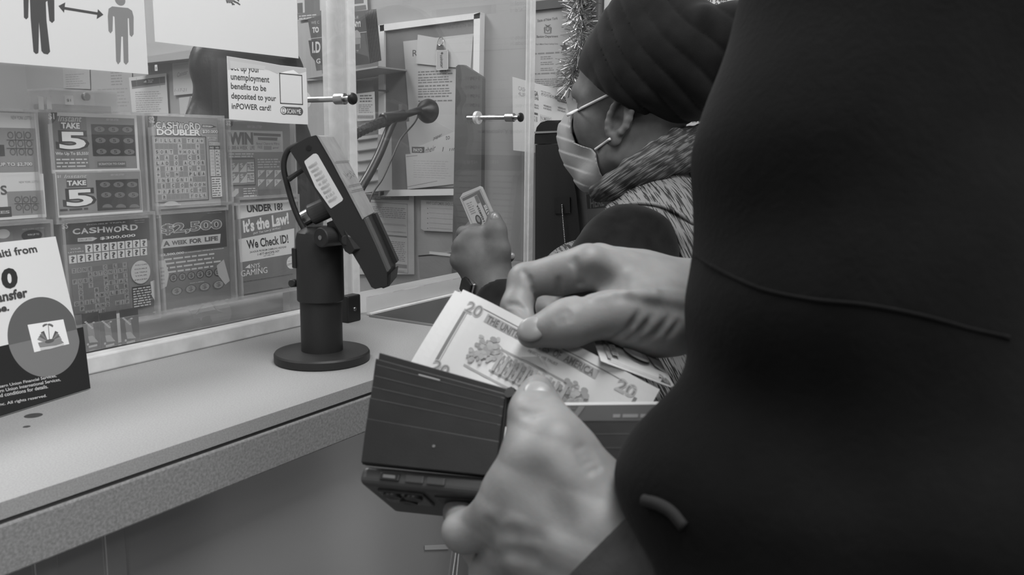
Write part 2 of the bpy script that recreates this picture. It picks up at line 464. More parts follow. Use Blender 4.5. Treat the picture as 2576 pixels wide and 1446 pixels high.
for i, (lx, ly, pw) in enumerate(LAMPS):
    t = thing('ceiling_light', (lx, ly, CEIL - 0.06), 'rectangular ceiling light, one of the ceiling lights above the room', 'light', 'ceiling lights')
    b = MB(); b.box((lx - 0.6, ly - 0.3, CEIL - 0.06), (lx + 0.6, ly - 0.26, CEIL), m_white); b.box((lx - 0.6, ly + 0.26, CEIL - 0.06), (lx + 0.6, ly + 0.3, CEIL), m_white)
    b.box((lx - 0.6, ly - 0.26, CEIL - 0.06), (lx - 0.56, ly + 0.26, CEIL), m_white); b.box((lx + 0.56, ly - 0.26, CEIL - 0.06), (lx + 0.6, ly + 0.26, CEIL), m_white); b.build('frame', t)
    b = MB(); b.box((lx - 0.56, ly - 0.26, CEIL - 0.04), (lx + 0.56, ly + 0.26, CEIL - 0.03), m_lit); b.build('diffuser', t)
# added glowing panel behind the customers, meant for soft reflections on the counter front
t = MB(); t.box((-0.9, YF + 0.0, 0.9), (-0.3, YF + 0.03, 2.2), m_lit); struct(t.build('added_glow_panel'))

# ------------------------------------------------------------------ the counter
CT = 1.05
def speckle(name, v, amt, sc):
    m = mat(name, v, 0.5, 0.35, noise=(sc, amt, 2))
    return m
m_lam = speckle('speckled_laminate', 0.29, 0.14, 700)
m_lamf = speckle('speckled_laminate_shaded', 0.215, 0.24, 420)  # same laminate darkened, the edge's shade from overhead light put into its colour
m_black = mat('black_plastic', 0.012, 0.38, 0.45)
m_seam = mat('dark_seam', 0.05, 0.6)
m_front = mat('counter_front_laminate', 0.22, 0.16, 0.9)
YE = 0.583
counter = thing('counter', (0.0, 0.72, 0), 'long grey speckled laminate service counter in front of the glass screen', 'counter')
b = MB(); b.box((-2.0, YE, CT - 0.012), (XW - 0.002, 0.957, CT), m_lam); b.build('worktop', counter)
b = MB(); b.box((-2.0, YE + 0.0015, CT - 0.0155), (XW - 0.004, 0.9, CT - 0.0125), m_seam); b.build('edge_seam', counter)
b = MB(); b.box((-2.0, YE - 0.001, CT - 0.052), (XW - 0.004, YE + 0.02, CT - 0.0156), m_lamf); b.build('edge_band', counter, bevel=0.0015)
b = MB(); b.box((-2.0, YE + 0.035, 0.0), (XW - 0.004, YE + 0.055, CT - 0.02), m_front); b.build('front_panel', counter)
for px in (288, 110):
    q = onY(px, 1390, YE + 0.035)
    b = MB(); b.box((q[0] - 0.009, YE + 0.0325, 0.0), (q[0] + 0.009, YE + 0.036, CT - 0.03), m_front); b.build('joint_strip', counter, bevel=0.001)
t = thing('pen_cord', onY(1110, 1378, YE + 0.034), 'white cord hanging from a strip of clear tape on the counter front', 'cord')
b = MB(); b.prism([onY(*p, YE + 0.0335) for p in ((1069, 1372), (1128, 1369), (1128, 1381), (1069, 1383))], (0, 0.0006, 0), mat('tape_strip', 0.36, 0.3)); b.build('tape', t)
for k in (0, 1):
    b = MB(); b.tube([onY(1148 + 7 * k - (16 - 5 * k) * j / 8, 1380 + 14 * j, YE + 0.0325) for j in range(12)], 0.0011, mat('white_cord', 0.5, 0.7, bump=(900, 0.5)), 6); b.build('strand', t, smooth=True)
m_front.node_tree.nodes['Principled BSDF'].inputs['IOR'].default_value = 1.95
b = MB(); b.box((XW - 0.02, -0.25, 0), (XW, -0.09, 0.98), mat('reflector_white', 0.8, 0.4)); struct(b.build('added_reflector', bevel=0.003))  # added white reflector, out of view, for a bright band on the counter front
# two worn marks on the worktop
for (px, py, rx, ry) in ((84, 1045, 0.0075, 0.002), (67, 1073, 0.003, 0.0012)):
    q = onZ(px, py, CT); b = MB(); b.lathe((q[0], q[1], CT), (0, 0, 1), [(rx, 0), (rx * 0.9, 0.0002)], m_seam, 16)
    o = b.build('chip_mark', counter); o.scale = (1, 1, 1)
m_desk = mat('booth_desk', 0.10, 0.5)
b = MB(); b.box((-2.0, 0.99, 0.72), (1.3, 1.22, 0.76), m_desk); b.box((1.26, 1.0, 0), (1.3, 1.2, 0.72), m_desk); b.box((-2.0, 1.0, 0), (-1.96, 1.2, 0.72), m_desk)
tag(b.build('booth_desk'), 'dark low work desk inside the booth behind the counter', 'desk')

# ------------------------------------------------------------------ the clear screen
m_pane = clear_mat('scratched_acrylic', 0.985, 0.014, 0.04)
m_edge = clear_mat('frosted_acrylic_edge', 0.80, 0.52, 0.12, scale=40)
m_edge2 = clear_mat('pale_acrylic_strip', 0.93, 0.06, 0.04, scale=20)
m_metal = mat('brushed_steel', 0.40, 0.3, 0.5, metal=1.0)
YL, YR = 0.858, 0.820
xl0 = onY(868, 200, YL)[0]; xr0 = onY(870, 300, YR)[0]; xr1 = onY(1327, 300, YR)[0]
scr = thing('acrylic_screen', (0.3, YL, CT), 'clear plexiglass counter screen on the left, covered with posters and signs', 'screen')
b = MB(); b.box((-2.0, YL - 0.003, CT + 0.02), (xl0, YL + 0.003, 2.3), m_pane); b.build('pane', scr)
b = MB(); b.box((-2.0, YL - 0.0085, CT + 0.021), (xl0 - 0.05, YL - 0.0035, CT + 0.050), m_edge2); b.build('lower_strip', scr)
xa, xb = onY(808, 200, YL)[0], onY(866, 200, YL)[0]
b = MB(); b.box((xa, YL - 0.012, CT + 0.02), (xb, YL - 0.0032, 2.3), m_edge); b.build('batten', scr)
b = MB(); b.box((-2.0, 0.836, CT), (xl0 - 0.002, 0.8545, CT + 0.019), mat('painted_wood', 0.55, 0.6, noise=(25, 0.18, 6), bump=(30, 0.6))); sill = struct(b.build('trim_1', bevel=0.002))
scr2 = thing('acrylic_screen', (1.15, YR, CT), 'clear scratched plexiglass panel on the right, standing between the metal posts', 'screen')
b = MB(); b.box((xr0, YR - 0.003, CT + 0.003), (xr1, YR + 0.003, 2.2), m_pane); b.build('pane', scr2)
w = onY(889, 300, YR)[0]
b = MB(); b.box((xr0, YR - 0.006, CT + 0.003), (w, YR - 0.0031, 2.2), m_edge); b.build('edge_strip', scr2)
w = onY(1338, 300, YR)[0]
b = MB(); b.box((xr1, YR - 0.005, CT + 0.003), (w, YR + 0.005, 2.2), m_edge); b.build('edge_strip', scr2)
b = MB(); b.box((xr0 + 0.03, YR - 0.008, CT + 0.004), (xr1 - 0.01, YR - 0.0032, CT + 0.026), m_edge2); b.build('foot_strip', scr2)
b = MB(); b.box((xr0 + 0.03, YR - 0.011, CT + 0.001), (xr1 - 0.01, YR - 0.003, CT + 0.0035), m_edge); b.build('foot_rail', scr2)
def bolt(tip, tail, label, y0):
    q = onY(tip[0], tip[1], y0); X, Z = q[0], q[2]; y1 = YL
    t = thing('standoff_bolt', (X, y0, Z), label, 'bolt', None)
    b = MB(); b.cyl((X, y0 + 0.006, Z), (X, y1 + 0.03, Z), 0.0036, m_metal); b.build('rod', t, smooth=False)
    b = MB(); b.cyl((X, y0 + 0.017, Z), (X, y0 + 0.034, Z), 0.0072, m_metal, bev=0.001); smooth_auto(b.build('sleeve', t))
    b = MB(); b.cyl((X, y1 + 0.006, Z), (X, y1 + 0.012, Z), 0.0110, m_edge); smooth_auto(b.build('washer', t))
    b = MB(); b.lathe((X, y0 + 0.007, Z), (0, -1, 0), [(0.0072, 0), (0.0078, 0.002), (0.0070, 0.0045), (0.0045, 0.006), (0.001, 0.0065)], m_black, 20); smooth_auto(b.build('cap', t))
bolt((894, 248), None, 'steel standoff bolt with black cap beside the white unemployment sign', 0.775)
bolt((1316, 295), None, 'steel standoff bolt with black cap near the free edge of the right panel', 0.775)
q = onY(884, 776, 0.805); t = thing('clamp_foot', (q[0], 0.805, CT), 'small black square clamp foot holding the panel beside the terminal stand', 'clamp')
b = MB(); b.box((q[0] - 0.0135, 0.799, CT), (q[0] + 0.0125, YR - 0.0065, q[2] + 0.019), m_black); b.build('plate', t, bevel=0.002)
b = MB(); b.cyl((q[0], 0.7995, q[2]), (q[0], 0.7975, q[2]), 0.0028, m_metal, bev=0.0005); b.build('screw', t)
# dark plate of the pass-through
xp = onZ(934, 797, CT)[0]
t = thing('pass_tray', (1.2, 0.77, CT), 'flat black pass-through plate on the counter under the right panel', 'tray')
m_plate = mat('black_steel_plate', 0.03, 0.30, 0.5)
b = MB(); b.box((xp, 0.60, CT + 0.0004), (1.50, 0.806, CT + 0.0022), m_plate); b.build('plate', t)
b = MB(); b.box((xp - 0.002, 0.60, CT + 0.0003), (xp, 0.806, CT + 0.003), mat('worn_steel_lip', 0.35, 0.35, metal=0.6)); b.build('lip', t)

# ------------------------------------------------------------------ signs stuck on the screen
s = Sheet(('Y', 0.8475), 0.0005)
s.rectbase((-170, -150), (373, 187), 0.63)
dk, lg = 0.075, 0.22
s.poly([(57, -70), (136, -60), (137, 52), (131, 58), (124, 52), (119, 2), (115, 5), (117, 52), (126, 130), (120, 137), (110, 135), (104, 128), (98, 56), (97, 128), (96, 134), (90, 136), (84, 130), (77, 48), (75, -2), (72, 0), (71, 44), (66, 49), (60, 44)], dk)
s.ell((302, 0), 13, 14, lg)
s.poly([(273, 22), (282, 16), (300, 18), (322, 20), (332, 27), (336, 42), (336, 86), (331, 93), (326, 88), (324, 46), (321, 46), (322, 92), (323, 156), (317, 163), (311, 157), (309, 92), (305, 92), (303, 155), (297, 162), (292, 154), (290, 90), (288, 42), (284, 40), (283, 78), (278, 84), (273, 78), (271, 40)], lg)
s.line((158, 20), (250, 35), 0.0026, dk)
s.poly([(147, 15), (164, 6), (161, 32)], dk); s.poly([(260, 37), (246, 23), (243, 48)], dk)
s.make('distancing_poster', 'white keep-apart poster with two standing figures and a double arrow', 'poster')
s = Sheet(('Y', 0.8485), 0.0005)
s.rectbase((376, -150), (751, 147), 0.66)
for pts in (((560, -12), (578, 4), (590, 12)), ((575, -8), (588, 4), (600, 8)), ((566, -10), (572, 8)), ((580, -8), (585, 13)), ((588, 2), (604, 12)), ((592, -6), (601, 3))):
    for a, c in zip(pts, pts[1:]): s.line(a, c, 0.0016, 0.10)
s.poly([(560, -30), (592, -22), (588, 4), (576, 8), (568, 0)], 0.18)
s.make('paper_notice', 'large plain white paper notice with two small printed bird feet at its top', 'notice')
s = Sheet(('Y', 0.8465), 0.0006)
s.base([(571, 141), (640, 152), (705, 164), (770, 171), (773, 240), (775, 313), (705, 310), (645, 305), (577, 300), (574, 220)], 0.68)
s.poly([(572, 142), (640, 153), (705, 165), (769, 172), (770, 180), (752, 186), (738, 176), (716, 180), (698, 186), (676, 176), (650, 172), (618, 172), (604, 168), (590, 172), (574, 176)], 0.50)
s.poly([(698, 186), (716, 180), (738, 176), (752, 186), (736, 184), (718, 186)], 0.82); s.poly([(584, 166), (606, 163), (600, 172), (586, 176)], 0.82)
tx = 0.055
s.text('Set up your', (581, 182), (653, 165.5), tx, 0.012); s.poly([(578, 152), (668, 166), (664, 176), (640, 172), (612, 171), (596, 172), (580, 172)], 0.55)
s.text('unemployment', (581, 205.5), (677, 192), tx, 0.012); s.text('benefits to be', (581, 223.5), (669, 214.5), tx, 0.012)
s.text('deposited to your', (582, 252.5), (694, 240), tx, 0.012); s.text('inPOWER card!', (583, 273.8), (681, 264.4), tx, 0.012)
s.frame((702, 183), (762, 264), 0.0012, 0.07)
s.ell((714, 278), 9, 10.5, 0.10); s.rect((714, 268), (753, 289), 0.10); s.ell((753, 280), 9, 10.5, 0.10)
s.ell((713, 278), 7, 8, 0.7); s.rect((709.5, 272), (716, 284), 0.10); s.rect((710.5, 274), (715, 282), 0.7)
s.text('SCAN ME', (722, 285), (756, 275), 0.75, 0.01)
s.make('benefits_sign', 'torn white sign about unemployment benefits stuck on the left screen', 'sign')

# ------------------------------------------------------------------ lottery tickets behind the screen
YT = 0.900
TG = 'scratch tickets in the clear dispenser'
NY = 'NEW YORK LOTTERY'
def tab(s, x, y, txt, v=0.06, w=26, h=30):
    s.poly([(x, y), (x + w, y + 1), (x + w - 2, y + h * 0.6), (x + w * 0.55, y + h * 0.93), (x + w * 0.2, y + h), (x + 1, y + h)], v)
    s.text(txt, (x + w * 0.16, y + h * 0.66), (x + w * 0.68, y + h * 0.1), 0.6, 0.02)
def take5(ox, oy, top):
    q = lambda x, y: (ox + x, oy + y)
    s = Sheet(('Y', YT), 0.0003); s.con = 1.4
    if top: s.rectbase((118, 281), (352, 431), 0.52); s.rect((122, 291), (345, 423), 0.20); s.rect((130, 291), (225, 423), 0.15)
    else: s.rectbase((138, 432), (360, 534), 0.50); s.rect((141, 436), (358, 528), 0.22)
    L = (lambda y: oy + y)
    if top:
        tab(s, 118, 282, '$1', 0.09)
        s.text('Instant', (146, 305), (205, 291), 0.42, 0.0, 0.3)
        s.rect((150, 306), (203, 326), 0.10); s.text('TAKE', (154, 323), (200, 309), 0.55, 0.04)
        s.text('5', (150, 375), (214, 332), 0.62, 0.03, out=0.07, ow=0.06)
        s.text('Win Up To $5,555!', (140, 392), (222, 382), 0.5, 0.02)
        s.dash((141, 397), (222, 422), 3, 0.42, 0.4, 0.1)
        s.rect((228, 312), (341, 392), 0.075)
        for i in range(3):
            for j in range(3):
                x, y = 250 + i * 35 + j * 2.5, 325 + j * 28 + i * 0.5
                s.ell((x, y), 13, 7, 0.16, 20); s.text('5', (x - 4, y + 4), (x + 4, y - 4), 0.075, 0.02)
        s.text(NY, (267, 303), (298, 299), 0.42); s.rect((244, 406), (317, 418), 0.14); s.text('SCRATCH TO CASH', (248, 415), (313, 409), 0.4, 0.02)
    else:
        s.text('$1', (144, 448), (152, 440), 0.45, 0.02); s.text('Instant', (161, 448), (218, 438), 0.42, 0.0, 0.3)
        s.rect((166, 450), (219, 470), 0.10); s.text('TAKE', (169, 467), (216, 453), 0.55, 0.04)
        s.text('5', (168, 520), (232, 475), 0.62, 0.03, out=0.06, ow=0.06)
        s.rect((240, 453), (352, 524), 0.075)
        for i in range(3):
            for j in range(3):
                x, y = 264 + i * 34 + j * 3, 464 + j * 26
                if j < 2: s.ell((x, y), 13, 7, 0.16, 20); s.text('5', (x - 4, y + 4), (x + 4, y - 4), 0.075, 0.02)
                else: s.poly([(x - 13, 522)] + [(x + 13 * math.cos(a), 522 - 9 * math.sin(a)) for a in np.linspace(PI, 0, 10)], 0.16)
        s.text(NY, (278, 442), (312, 437), 0.42); s.dash((150, 523), (236, 529), 1, 0.08)
    s.make('scratch_ticket', 'one-dollar take five scratch ticket, ' + ('upper of the two with a price tab' if top else 'lower of the two, cut off at the bottom'), 'ticket', TG)
take5(0, 0, True); take5(0, 0, False)

# cashword doubler
s = Sheet(('Y', YT), 0.0003); s.con = 1.4; s.rectbase((370, 290), (556, 517), 0.28)
s.poly([(385, 300), (402, 318), (398, 326), (372, 305)], 0.42)
tab(s, 371, 291, '$2', 0.07, 25, 29)
for i, (ch, dy) in enumerate(zip('CASHWORD', (0, 1, 0, 0, 2, 4, 0, 2))):
    x = 392 + i * 14.1; y = 323 + i * 0.3 + dy
    s.text(ch, (x, y), (x + 12.5, y - 17), 0.55, 0.03, out=0.06, ow=0.06)
s.text('DOUBLER', (394, 340), (504, 326), 0.58, 0.05, out=0.06, ow=0.05)
s.poly([(507, 313), (531, 314), (545, 319), (531, 322), (507, 321)], 0.07); s.poly([(509, 314.5), (530, 315.5), (536, 318), (530, 320.5), (509, 319.5)], 0.5); s.text('WIN UP TO', (510, 319), (532, 316), 0.06, 0.01)
s.text('$20,000', (509, 336), (547, 327), 0.62, 0.03, out=0.10, ow=0.05)
s.text('NEW YORK', (521, 349), (545, 345), 0.5, 0.02); s.text('LOTTERY', (523, 354), (543, 350.5), 0.5, 0.02)
s.rect((379, 341), (525, 503), 0.07); s.rect((381, 343), (523, 501), 0.24)
GR = ['FILLER TEA*', '     A   W ', 'SORT WHOLE ', 'A A G  C S ', 'LAD O ACTOR', 'A IRIS U * ', '* U N  PLEA', 'INSIGNIA   ', ' E C O NOON', '*AJESTIC W ', ' R     YOLK']
GR[1] = '     R   W '.replace('R', 'A')
hh = s.h(); a, c = s.uv((386, 346)), s.uv((519, 497)); cw, ch_ = (c[0] - a[0]) / 11, (c[1] - a[1]) / 11
for r in range(11):
    for k in range(11):
        ch = GR[r][k]; x, y = a[0] + k * cw, a[1] + r * ch_
        s.poly_uv([(x + cw * .05, y + ch_ * .05), (x + cw * .95, y + ch_ * .05), (x + cw * .95, y + ch_ * .95), (x + cw * .05, y + ch_ * .95)], 0.36 if ch != ' ' else 0.20, hh)
        if ch == '*': s.poly_uv([(x + cw * (.5 + .3 * math.sin(t) * (1, .6)[i % 2]), y + ch_ * (.5 - .3 * math.cos(t) * (1, .6)[i % 2])) for i, t in enumerate(np.linspace(0, 2 * PI, 11)[:-1])], 0.15, hh + 0.00001)
        elif ch != ' ': s.text(ch, ('uv', x + cw * (.44 if ch == 'I' else .26), y + ch_ * .78), ('uv', x + cw * (.56 if ch == 'I' else .74), y + ch_ * .2), 0.08, 0.0 if ch == 'I' else 0.02)
s.rect((524, 358), (551, 366), 0.45); s.text('PRIZE LEGEND', (525, 365), (550, 360), 0.12)
s.rect((524, 367), (551, 375), 0.06); s.text('FIND   WIN', (526, 374), (548, 369), 0.6, 0.01)
for k in range(8):
    y = 376 + k * 8.4; s.rect((525 + k * .3, y), (537 + k * .3, y + 7.6), 0.5); s.rect((538 + k * .3, y), (551 + k * .3, y + 7.6), 0.5)
    s.text('%d WORDS' % (k + 3), (526 + k * .3, y + 5.5), (535 + k * .3, y + 2.5), 0.1); s.dash((540 + k * .3, y + 2), (549 + k * .3, y + 6), 1, 0.12, 0.6, 0.5)
s.rect((529, 446), (556, 494), 0.52); s.dash((530, 448), (555, 493), 8, 0.14, 0.5, 0.2)
s.line((400, 515), (452, 514), 0.0012, 0.4); s.ell((428, 512), 17, 6, 0.38)
s.make('scratch_ticket', 'crossword doubler scratch ticket with a large letter grid, top row', 'ticket', TG)

# win a thousand a week
s = Sheet(('Y', YT), 0.0003); s.con = 1.4; s.rectbase((564, 302), (735, 500), 0.17)
tab(s, 565, 301, '$2', 0.06, 22, 24)
s.text(NY, (622, 322), (659, 316), 0.34)
s.rect((569, 327), (712, 382), 0.36)
s.text('WIN', (575, 364), (636, 333), 0.11, 0.06); s.text('$1,000 A WEEK   LIFE', (574, 378), (640, 367), 0.10, 0.02)
s.poly([(637, 334), (706, 337), (706, 344), (638, 341)], 0.11); s.poly([(648, 345), (698, 346), (697, 354), (649, 352)], 0.11)
s.text('Bonus! Chance to Win a', (645, 364), (702, 358), 0.12, 0.01); s.text('FREE', (648, 374), (660, 367), 0.12, 0.01); s.rect((663, 367), (683, 377), 0.22); s.text('game!', (686, 375), (700, 369), 0.12, 0.01)
s.dash((575, 384), (645, 396), 2, 0.40, 0.5, 0.2); s.rect((576, 398), (643, 466), 0.075); s.rect((579, 401), (641, 463), 0.19)
for j in range(2):
    for i in range(2):
        x, y = 582 + i * 20 + j * 1, 409 + j * 27
        s.poly([(x, y + 24), (x + 18, y), (x + 18, y + 23)], 0.40); s.text('$', (x + 1, y + 13), (x + 9, y + 1), 0.42)
    s.rect((621, 408 + j * 27), (639, 430 + j * 27), 0.42); s.text('PRIZE', (622.5, 427 + j * 27), (637, 411 + j * 27), 0.12, 0.02)
s.dash((647, 398), (705, 422), 4, 0.36, 0.5, 0.15)
for j in range(2):
    for i in range(3):
        x, y = 648 + i * 21, 428 + j * 23
        s.poly([(x, y), (x + 18, y), (x, y + 19)], 0.40); s.text('$', (x + 2, y + 11), (x + 8, y + 2), 0.2)
s.rect((582, 475), (600, 494), 0.38); s.poly([(582, 475), (592, 475), (582, 486)], 0.2); s.poly([(600, 494), (590, 494), (600, 484)], 0.2)
s.dash((611, 472), (645, 494), 4, 0.38, 0.5, 0.3); s.rect((650, 477), (706, 489), 0.14)
s.make('scratch_ticket', 'dark scratch ticket reading WIN with prize squares, below the unemployment sign', 'ticket', TG)

# double triple cashword
s = Sheet(('Y', YT), 0.0003); s.con = 1.4; s.rectbase((150, 557), (389, 790), 0.17)
s.poly([(150, 557), (374, 545), (378, 604), (156, 616)], 0.075); 
tab(s, 152, 559, '$5', 0.035, 27, 28)
s.text('DOUBLE TRIPLE', (218, 567), (315, 557), 0.46, 0.02)
for i, (ch, dy) in enumerate(zip('CASHWORD', (0, 0, 0, 0, 2, 2, -1, 0))):
    x = 183 + i * 20.7; y = 590 - i * 1.5 + dy
    s.text(ch, (x, y), (x + 18, y - 16), 0.50, 0.03)
s.poly([(195, 599), (233, 596), (245, 599), (233, 606), (195, 608)], 0.4); s.text('WIN UP TO', (197, 606), (230, 599), 0.07, 0.01)
s.text('$300,000', (252, 604), (340, 588), 0.55, 0.02)
s.text('NEW YORK', (337, 556), (364, 552), 0.5, 0.01); s.text('LOTTERY', (340, 561), (364, 557.5), 0.5, 0.01)
s.text('YOUR', (176, 629), (203, 622), 0.42, 0.02); s.text('LETTERS', (171, 637), (210, 630), 0.42, 0.02)
for r, (n, xs, y0) in enumerate(((8, 212, 616), (9, 171, 643))):
    for k in range(n + r - (r > 0)):
        pass
    nn = 8 if r == 0 else 10
    hh = s.h(); a, c = s.uv((xs, y0)), s.uv((370, (y0 - 15 if r == 0 else y0 - 15))); cw = (c[0] - a[0]) / nn
    for k in range(nn):
        x = a[0] + k * cw; s.poly_uv([(x + cw * .06, a[1]), (x + cw * .94, a[1]), (x + cw * .94, a[1] + .0088), (x + cw * .06, a[1] + .0088)], 0.52, hh)
        s.text('?', ('uv', x + cw * .25, a[1] + .0078), ('uv', x + cw * .75, a[1] + .0012), 0.10, 0.04)
G2 = ['ZONE  C L W', '   ASTONISH', 'FUSS  M T I', ' N Y  PETAL', ' D  B O L E', ' E  AMULETO', 'GRILL N   P', ' P  AND HIP', '  AKIN     ']
s.poly([(176, 676), (321, 660), (330, 780), (186, 790)], 0.145)
hh = s.h(); a, c = s.uv((178, 675)), s.uv((326, 776)); cw, ch_ = (c[0] - a[0]) / 11, (c[1] - a[1]) / 9
for r in range(9):
    for k in range(11):
        ch = G2[r][k]
        if ch == ' ': continue
        x, y = a[0] + k * cw, a[1] + r * ch_
        s.poly_uv([(x + cw * .05, y + ch_ * .05), (x + cw * .95, y + ch_ * .05), (x + cw * .95, y + ch_ * .95), (x + cw * .05, y + ch_ * .95)], 0.235, hh)
        s.text(ch, ('uv', x + cw * (.44 if ch == 'I' else .26), y + ch_ * .78), ('uv', x + cw * (.56 if ch == 'I' else .74), y + ch_ * .2), 0.09, 0.0 if ch == 'I' else 0.02)
s.ell((352, 684), 24, 29, 0.42, 36); 
for tx_, y in (('YOU CAN', 669), ('DOUBLE', 679), ('OR TRIPLE', 688), ('YOUR', 696), ('PRIZE!', 706)): s.text(tx_, (337, y), (368, y - 7), 0.09, 0.02)
s.rect((330, 722), (386, 768), 0.05); s.dash((332, 724), (384, 766), 8, 0.40, 0.5, 0.15); s.poly([(376, 708), (386, 704), (387, 756), (380, 744)], 0.45)
s.make('scratch_ticket', 'five-dollar double triple crossword ticket with question-mark squares, bottom row', 'ticket', TG)

# 2,500 a week
s = Sheet(('Y', YT), 0.0003); s.con = 1.4; s.rectbase((391, 530), (581, 752), 0.14)
s.poly([(391, 531), (566, 526), (571, 620), (398, 640)], 0.065); s.text('$5', (393, 550), (403, 540), 0.6, 0.03)
s.text(NY, (522, 537), (558, 533), 0.5, 0.01)
s.text('$2,500', (408, 592), (556, 552), 0.12, 0.02, out=0.42, ow=0.035)
s.poly([(404, 625), (410, 602), (555, 588), (553, 611), (440, 621)], 0.42)
for wd, x0, x1, y in (('A', 411, 427, 620), ('WEEK', 432, 471, 617), ('FOR', 477, 507, 613), ('LIFE', 515, 548, 608)):
    s.text(wd, (x0, y), (x1, y - 15), 0.10, 0.05)
s.text('$2,500,000', (402, 646), (463, 632), 0.5, 0.04, out=0.05, ow=0.04); s.text('GUARANTEED MINIMUM PAYOUT.', (464, 637), (564, 623), 0.5, 0.03)
s.dash((412, 648), (556, 672), 4, 0.42, 0.4, 0.15); s.text('WINNING NUMBERS', (468, 680), (512, 673), 0.4, 0.01)
for i in range(6):
    x, y = 436 + i * 22.3, 699 - i * 3.0
    s.ell((x, y), 10.5, 11, 0.05, 8); s.ell((x, y), 8, 8.5, 0.20, 8); s.text('$', (x - 4, y + 6), (x + 4, y - 6), 0.05, 0.02)
for i in range(4):
    x, y = 444 + i * 35, 732 - i * 5.5
    s.ell((x, y), 15, 11, 0.10, 10); s.ell((x, y), 12, 9, 0.23, 10); s.text('$', (x - 5, y + 7), (x + 5, y - 7), 0.12, 0.02)
s.text('YOUR NUMBERS', (476, 714), (512, 706), 0.4, 0.01)
s.poly([(398, 656), (414, 654), (424, 690), (418, 720), (404, 728)], 0.42); s.poly([(544, 668), (562, 652), (577, 706), (566, 716), (548, 692)], 0.34); s.dash((402, 670), (416, 716), 5, 0.2)
s.make('scratch_ticket', 'dark scratch ticket reading $2,500 a week for life, bottom row', 'ticket', TG)

# age notice in the last bin
s = Sheet(('Y', YT - 0.002), 0.0004); s.con = 1.4; s.rectbase((591, 508), (745, 717), 0.16)
s.poly([(593, 514), (737, 501), (737, 527), (597, 552)], 0.55)
s.text('UNDER 18?', (622, 535), (712, 528), 0.045, 0.04, tl=(620, 516))
s.poly([(589, 553), (742, 526), (744, 571), (593, 603)], 0.17)
s.text("It's the Law!", (613, 586), (727, 563), 0.68, 0.04, tl=(610, 554)); s.text('(NY Tax Law § 1610.a.)', (637, 591), (705, 576), 0.62, 0.01, tl=(637, 585))
s.poly([(599, 602), (740, 574), (740, 637), (604, 660)], 0.55)
s.text('We Check ID!', (622, 627), (726, 611), 0.05, 0.03, tl=(619, 604))
s.text('24-HOUR PROBLEM GAMBLING HELPLINE', (628, 637), (720, 623), 0.08, 0.02, tl=(628, 632)); s.text('1-877-8HOPE-NY', (648, 643), (703, 634), 0.08, 0.02, tl=(648, 637)); s.text('1-877-846-7369', (662, 646), (690, 641), 0.12, 0.01, tl=(662, 642))
s.text('NYS', (632, 675), (653, 661), 0.6, 0.0); s.text('GAMING', (606, 696), (672, 671), 0.6, 0.0); s.poly([(616, 674), (628, 664), (630, 675), (624, 674)], 0.55)
s.ell((733, 660), 12, 16, 0.55); s.text('NEW YORK', (724, 658), (741, 654), 0.15, 0.02); s.text('LOTTERY', (723, 668), (742, 660), 0.1, 0.03)
s.dash((604, 708), (742, 690), 1, 0.1, 0.5, 0.1)
s.make('age_notice', 'dark notice reading UNDER 18, it is the law, we check ID', 'notice')

# left column, half out of the picture
def tic(y0, y1, top):
    s = Sheet(('Y', YT), 0.0003); s.con = 1.4
    if top:
        s.rectbase((-150, y0), (101, y1), 0.50); s.rect((-150, 318), (97, 432), 0.24); s.text(NY, (28, 300), (84, 293), 0.2)
        for i in range(3):
            for j in range(3): s.ell((26 + i * 22 + j * 3, 340 + j * 21), 8, 9, 0.14); s.ell((26 + i * 22 + j * 3, 340 + j * 21), 5, 6, 0.22)
        for i in range(2): s.line((37 + i * 22, 330), (43 + i * 22, 392), 0.0008, 0.12); s.line((16, 352 + i * 21), (84, 352 + i * 21), 0.0008, 0.12)
        s.text('WIN UP TO $2,700', (-40, 420), (80, 408), 0.5, 0.03, out=0.1, ow=0.04); s.rect((-30, 364), (12, 392), 0.1)
    else:
        s.rectbase((-150, y0), (117, y1), 0.50); s.rect((17, 482), (113, 538), 0.24); s.text(NY, (48, 461), (102, 454), 0.2); s.rect((-60, 524), (30, 545), 0.10); s.text('PRIZES', (-50, 541), (24, 529), 0.35, 0.03)
        for i in range(3):
            for j in range(2): s.ell((44 + i * 21 + j * 3, 502 + j * 20), 8, 8, 0.14); s.ell((44 + i * 21 + j * 3, 502 + j * 20), 5, 5, 0.22)
        for i in range(2): s.line((54 + i * 21, 492), (59 + i * 21, 536), 0.0008, 0.12)
        s.line((36, 512), (98, 512), 0.0008, 0.12); s.text('S', (2, 490), (16, 466), 0.12, 0.02)
    s.make('scratch_ticket', 'pale noughts ticket at the left edge, ' + ('upper one with the win up to line' if top else 'lower one cut by its holder'), 'ticket', TG)
tic(277, 443, True); tic(443, 546, False)
s = Sheet(('Y', YT), 0.0003); s.con = 1.4; s.rectbase((-150, 577), (127, 790), 0.17); s.text(NY, (56, 579), (112, 571), 0.4); s.ell((8, 588), 17, 12, 0.42); s.ell((80, 592), 26, 14, 0.06); s.text('WIN UP TO', (69, 593), (98, 586), 0.5, 0.01)
s.make('scratch_ticket', 'dark ticket mostly hidden behind the money transfer card', 'ticket', TG)

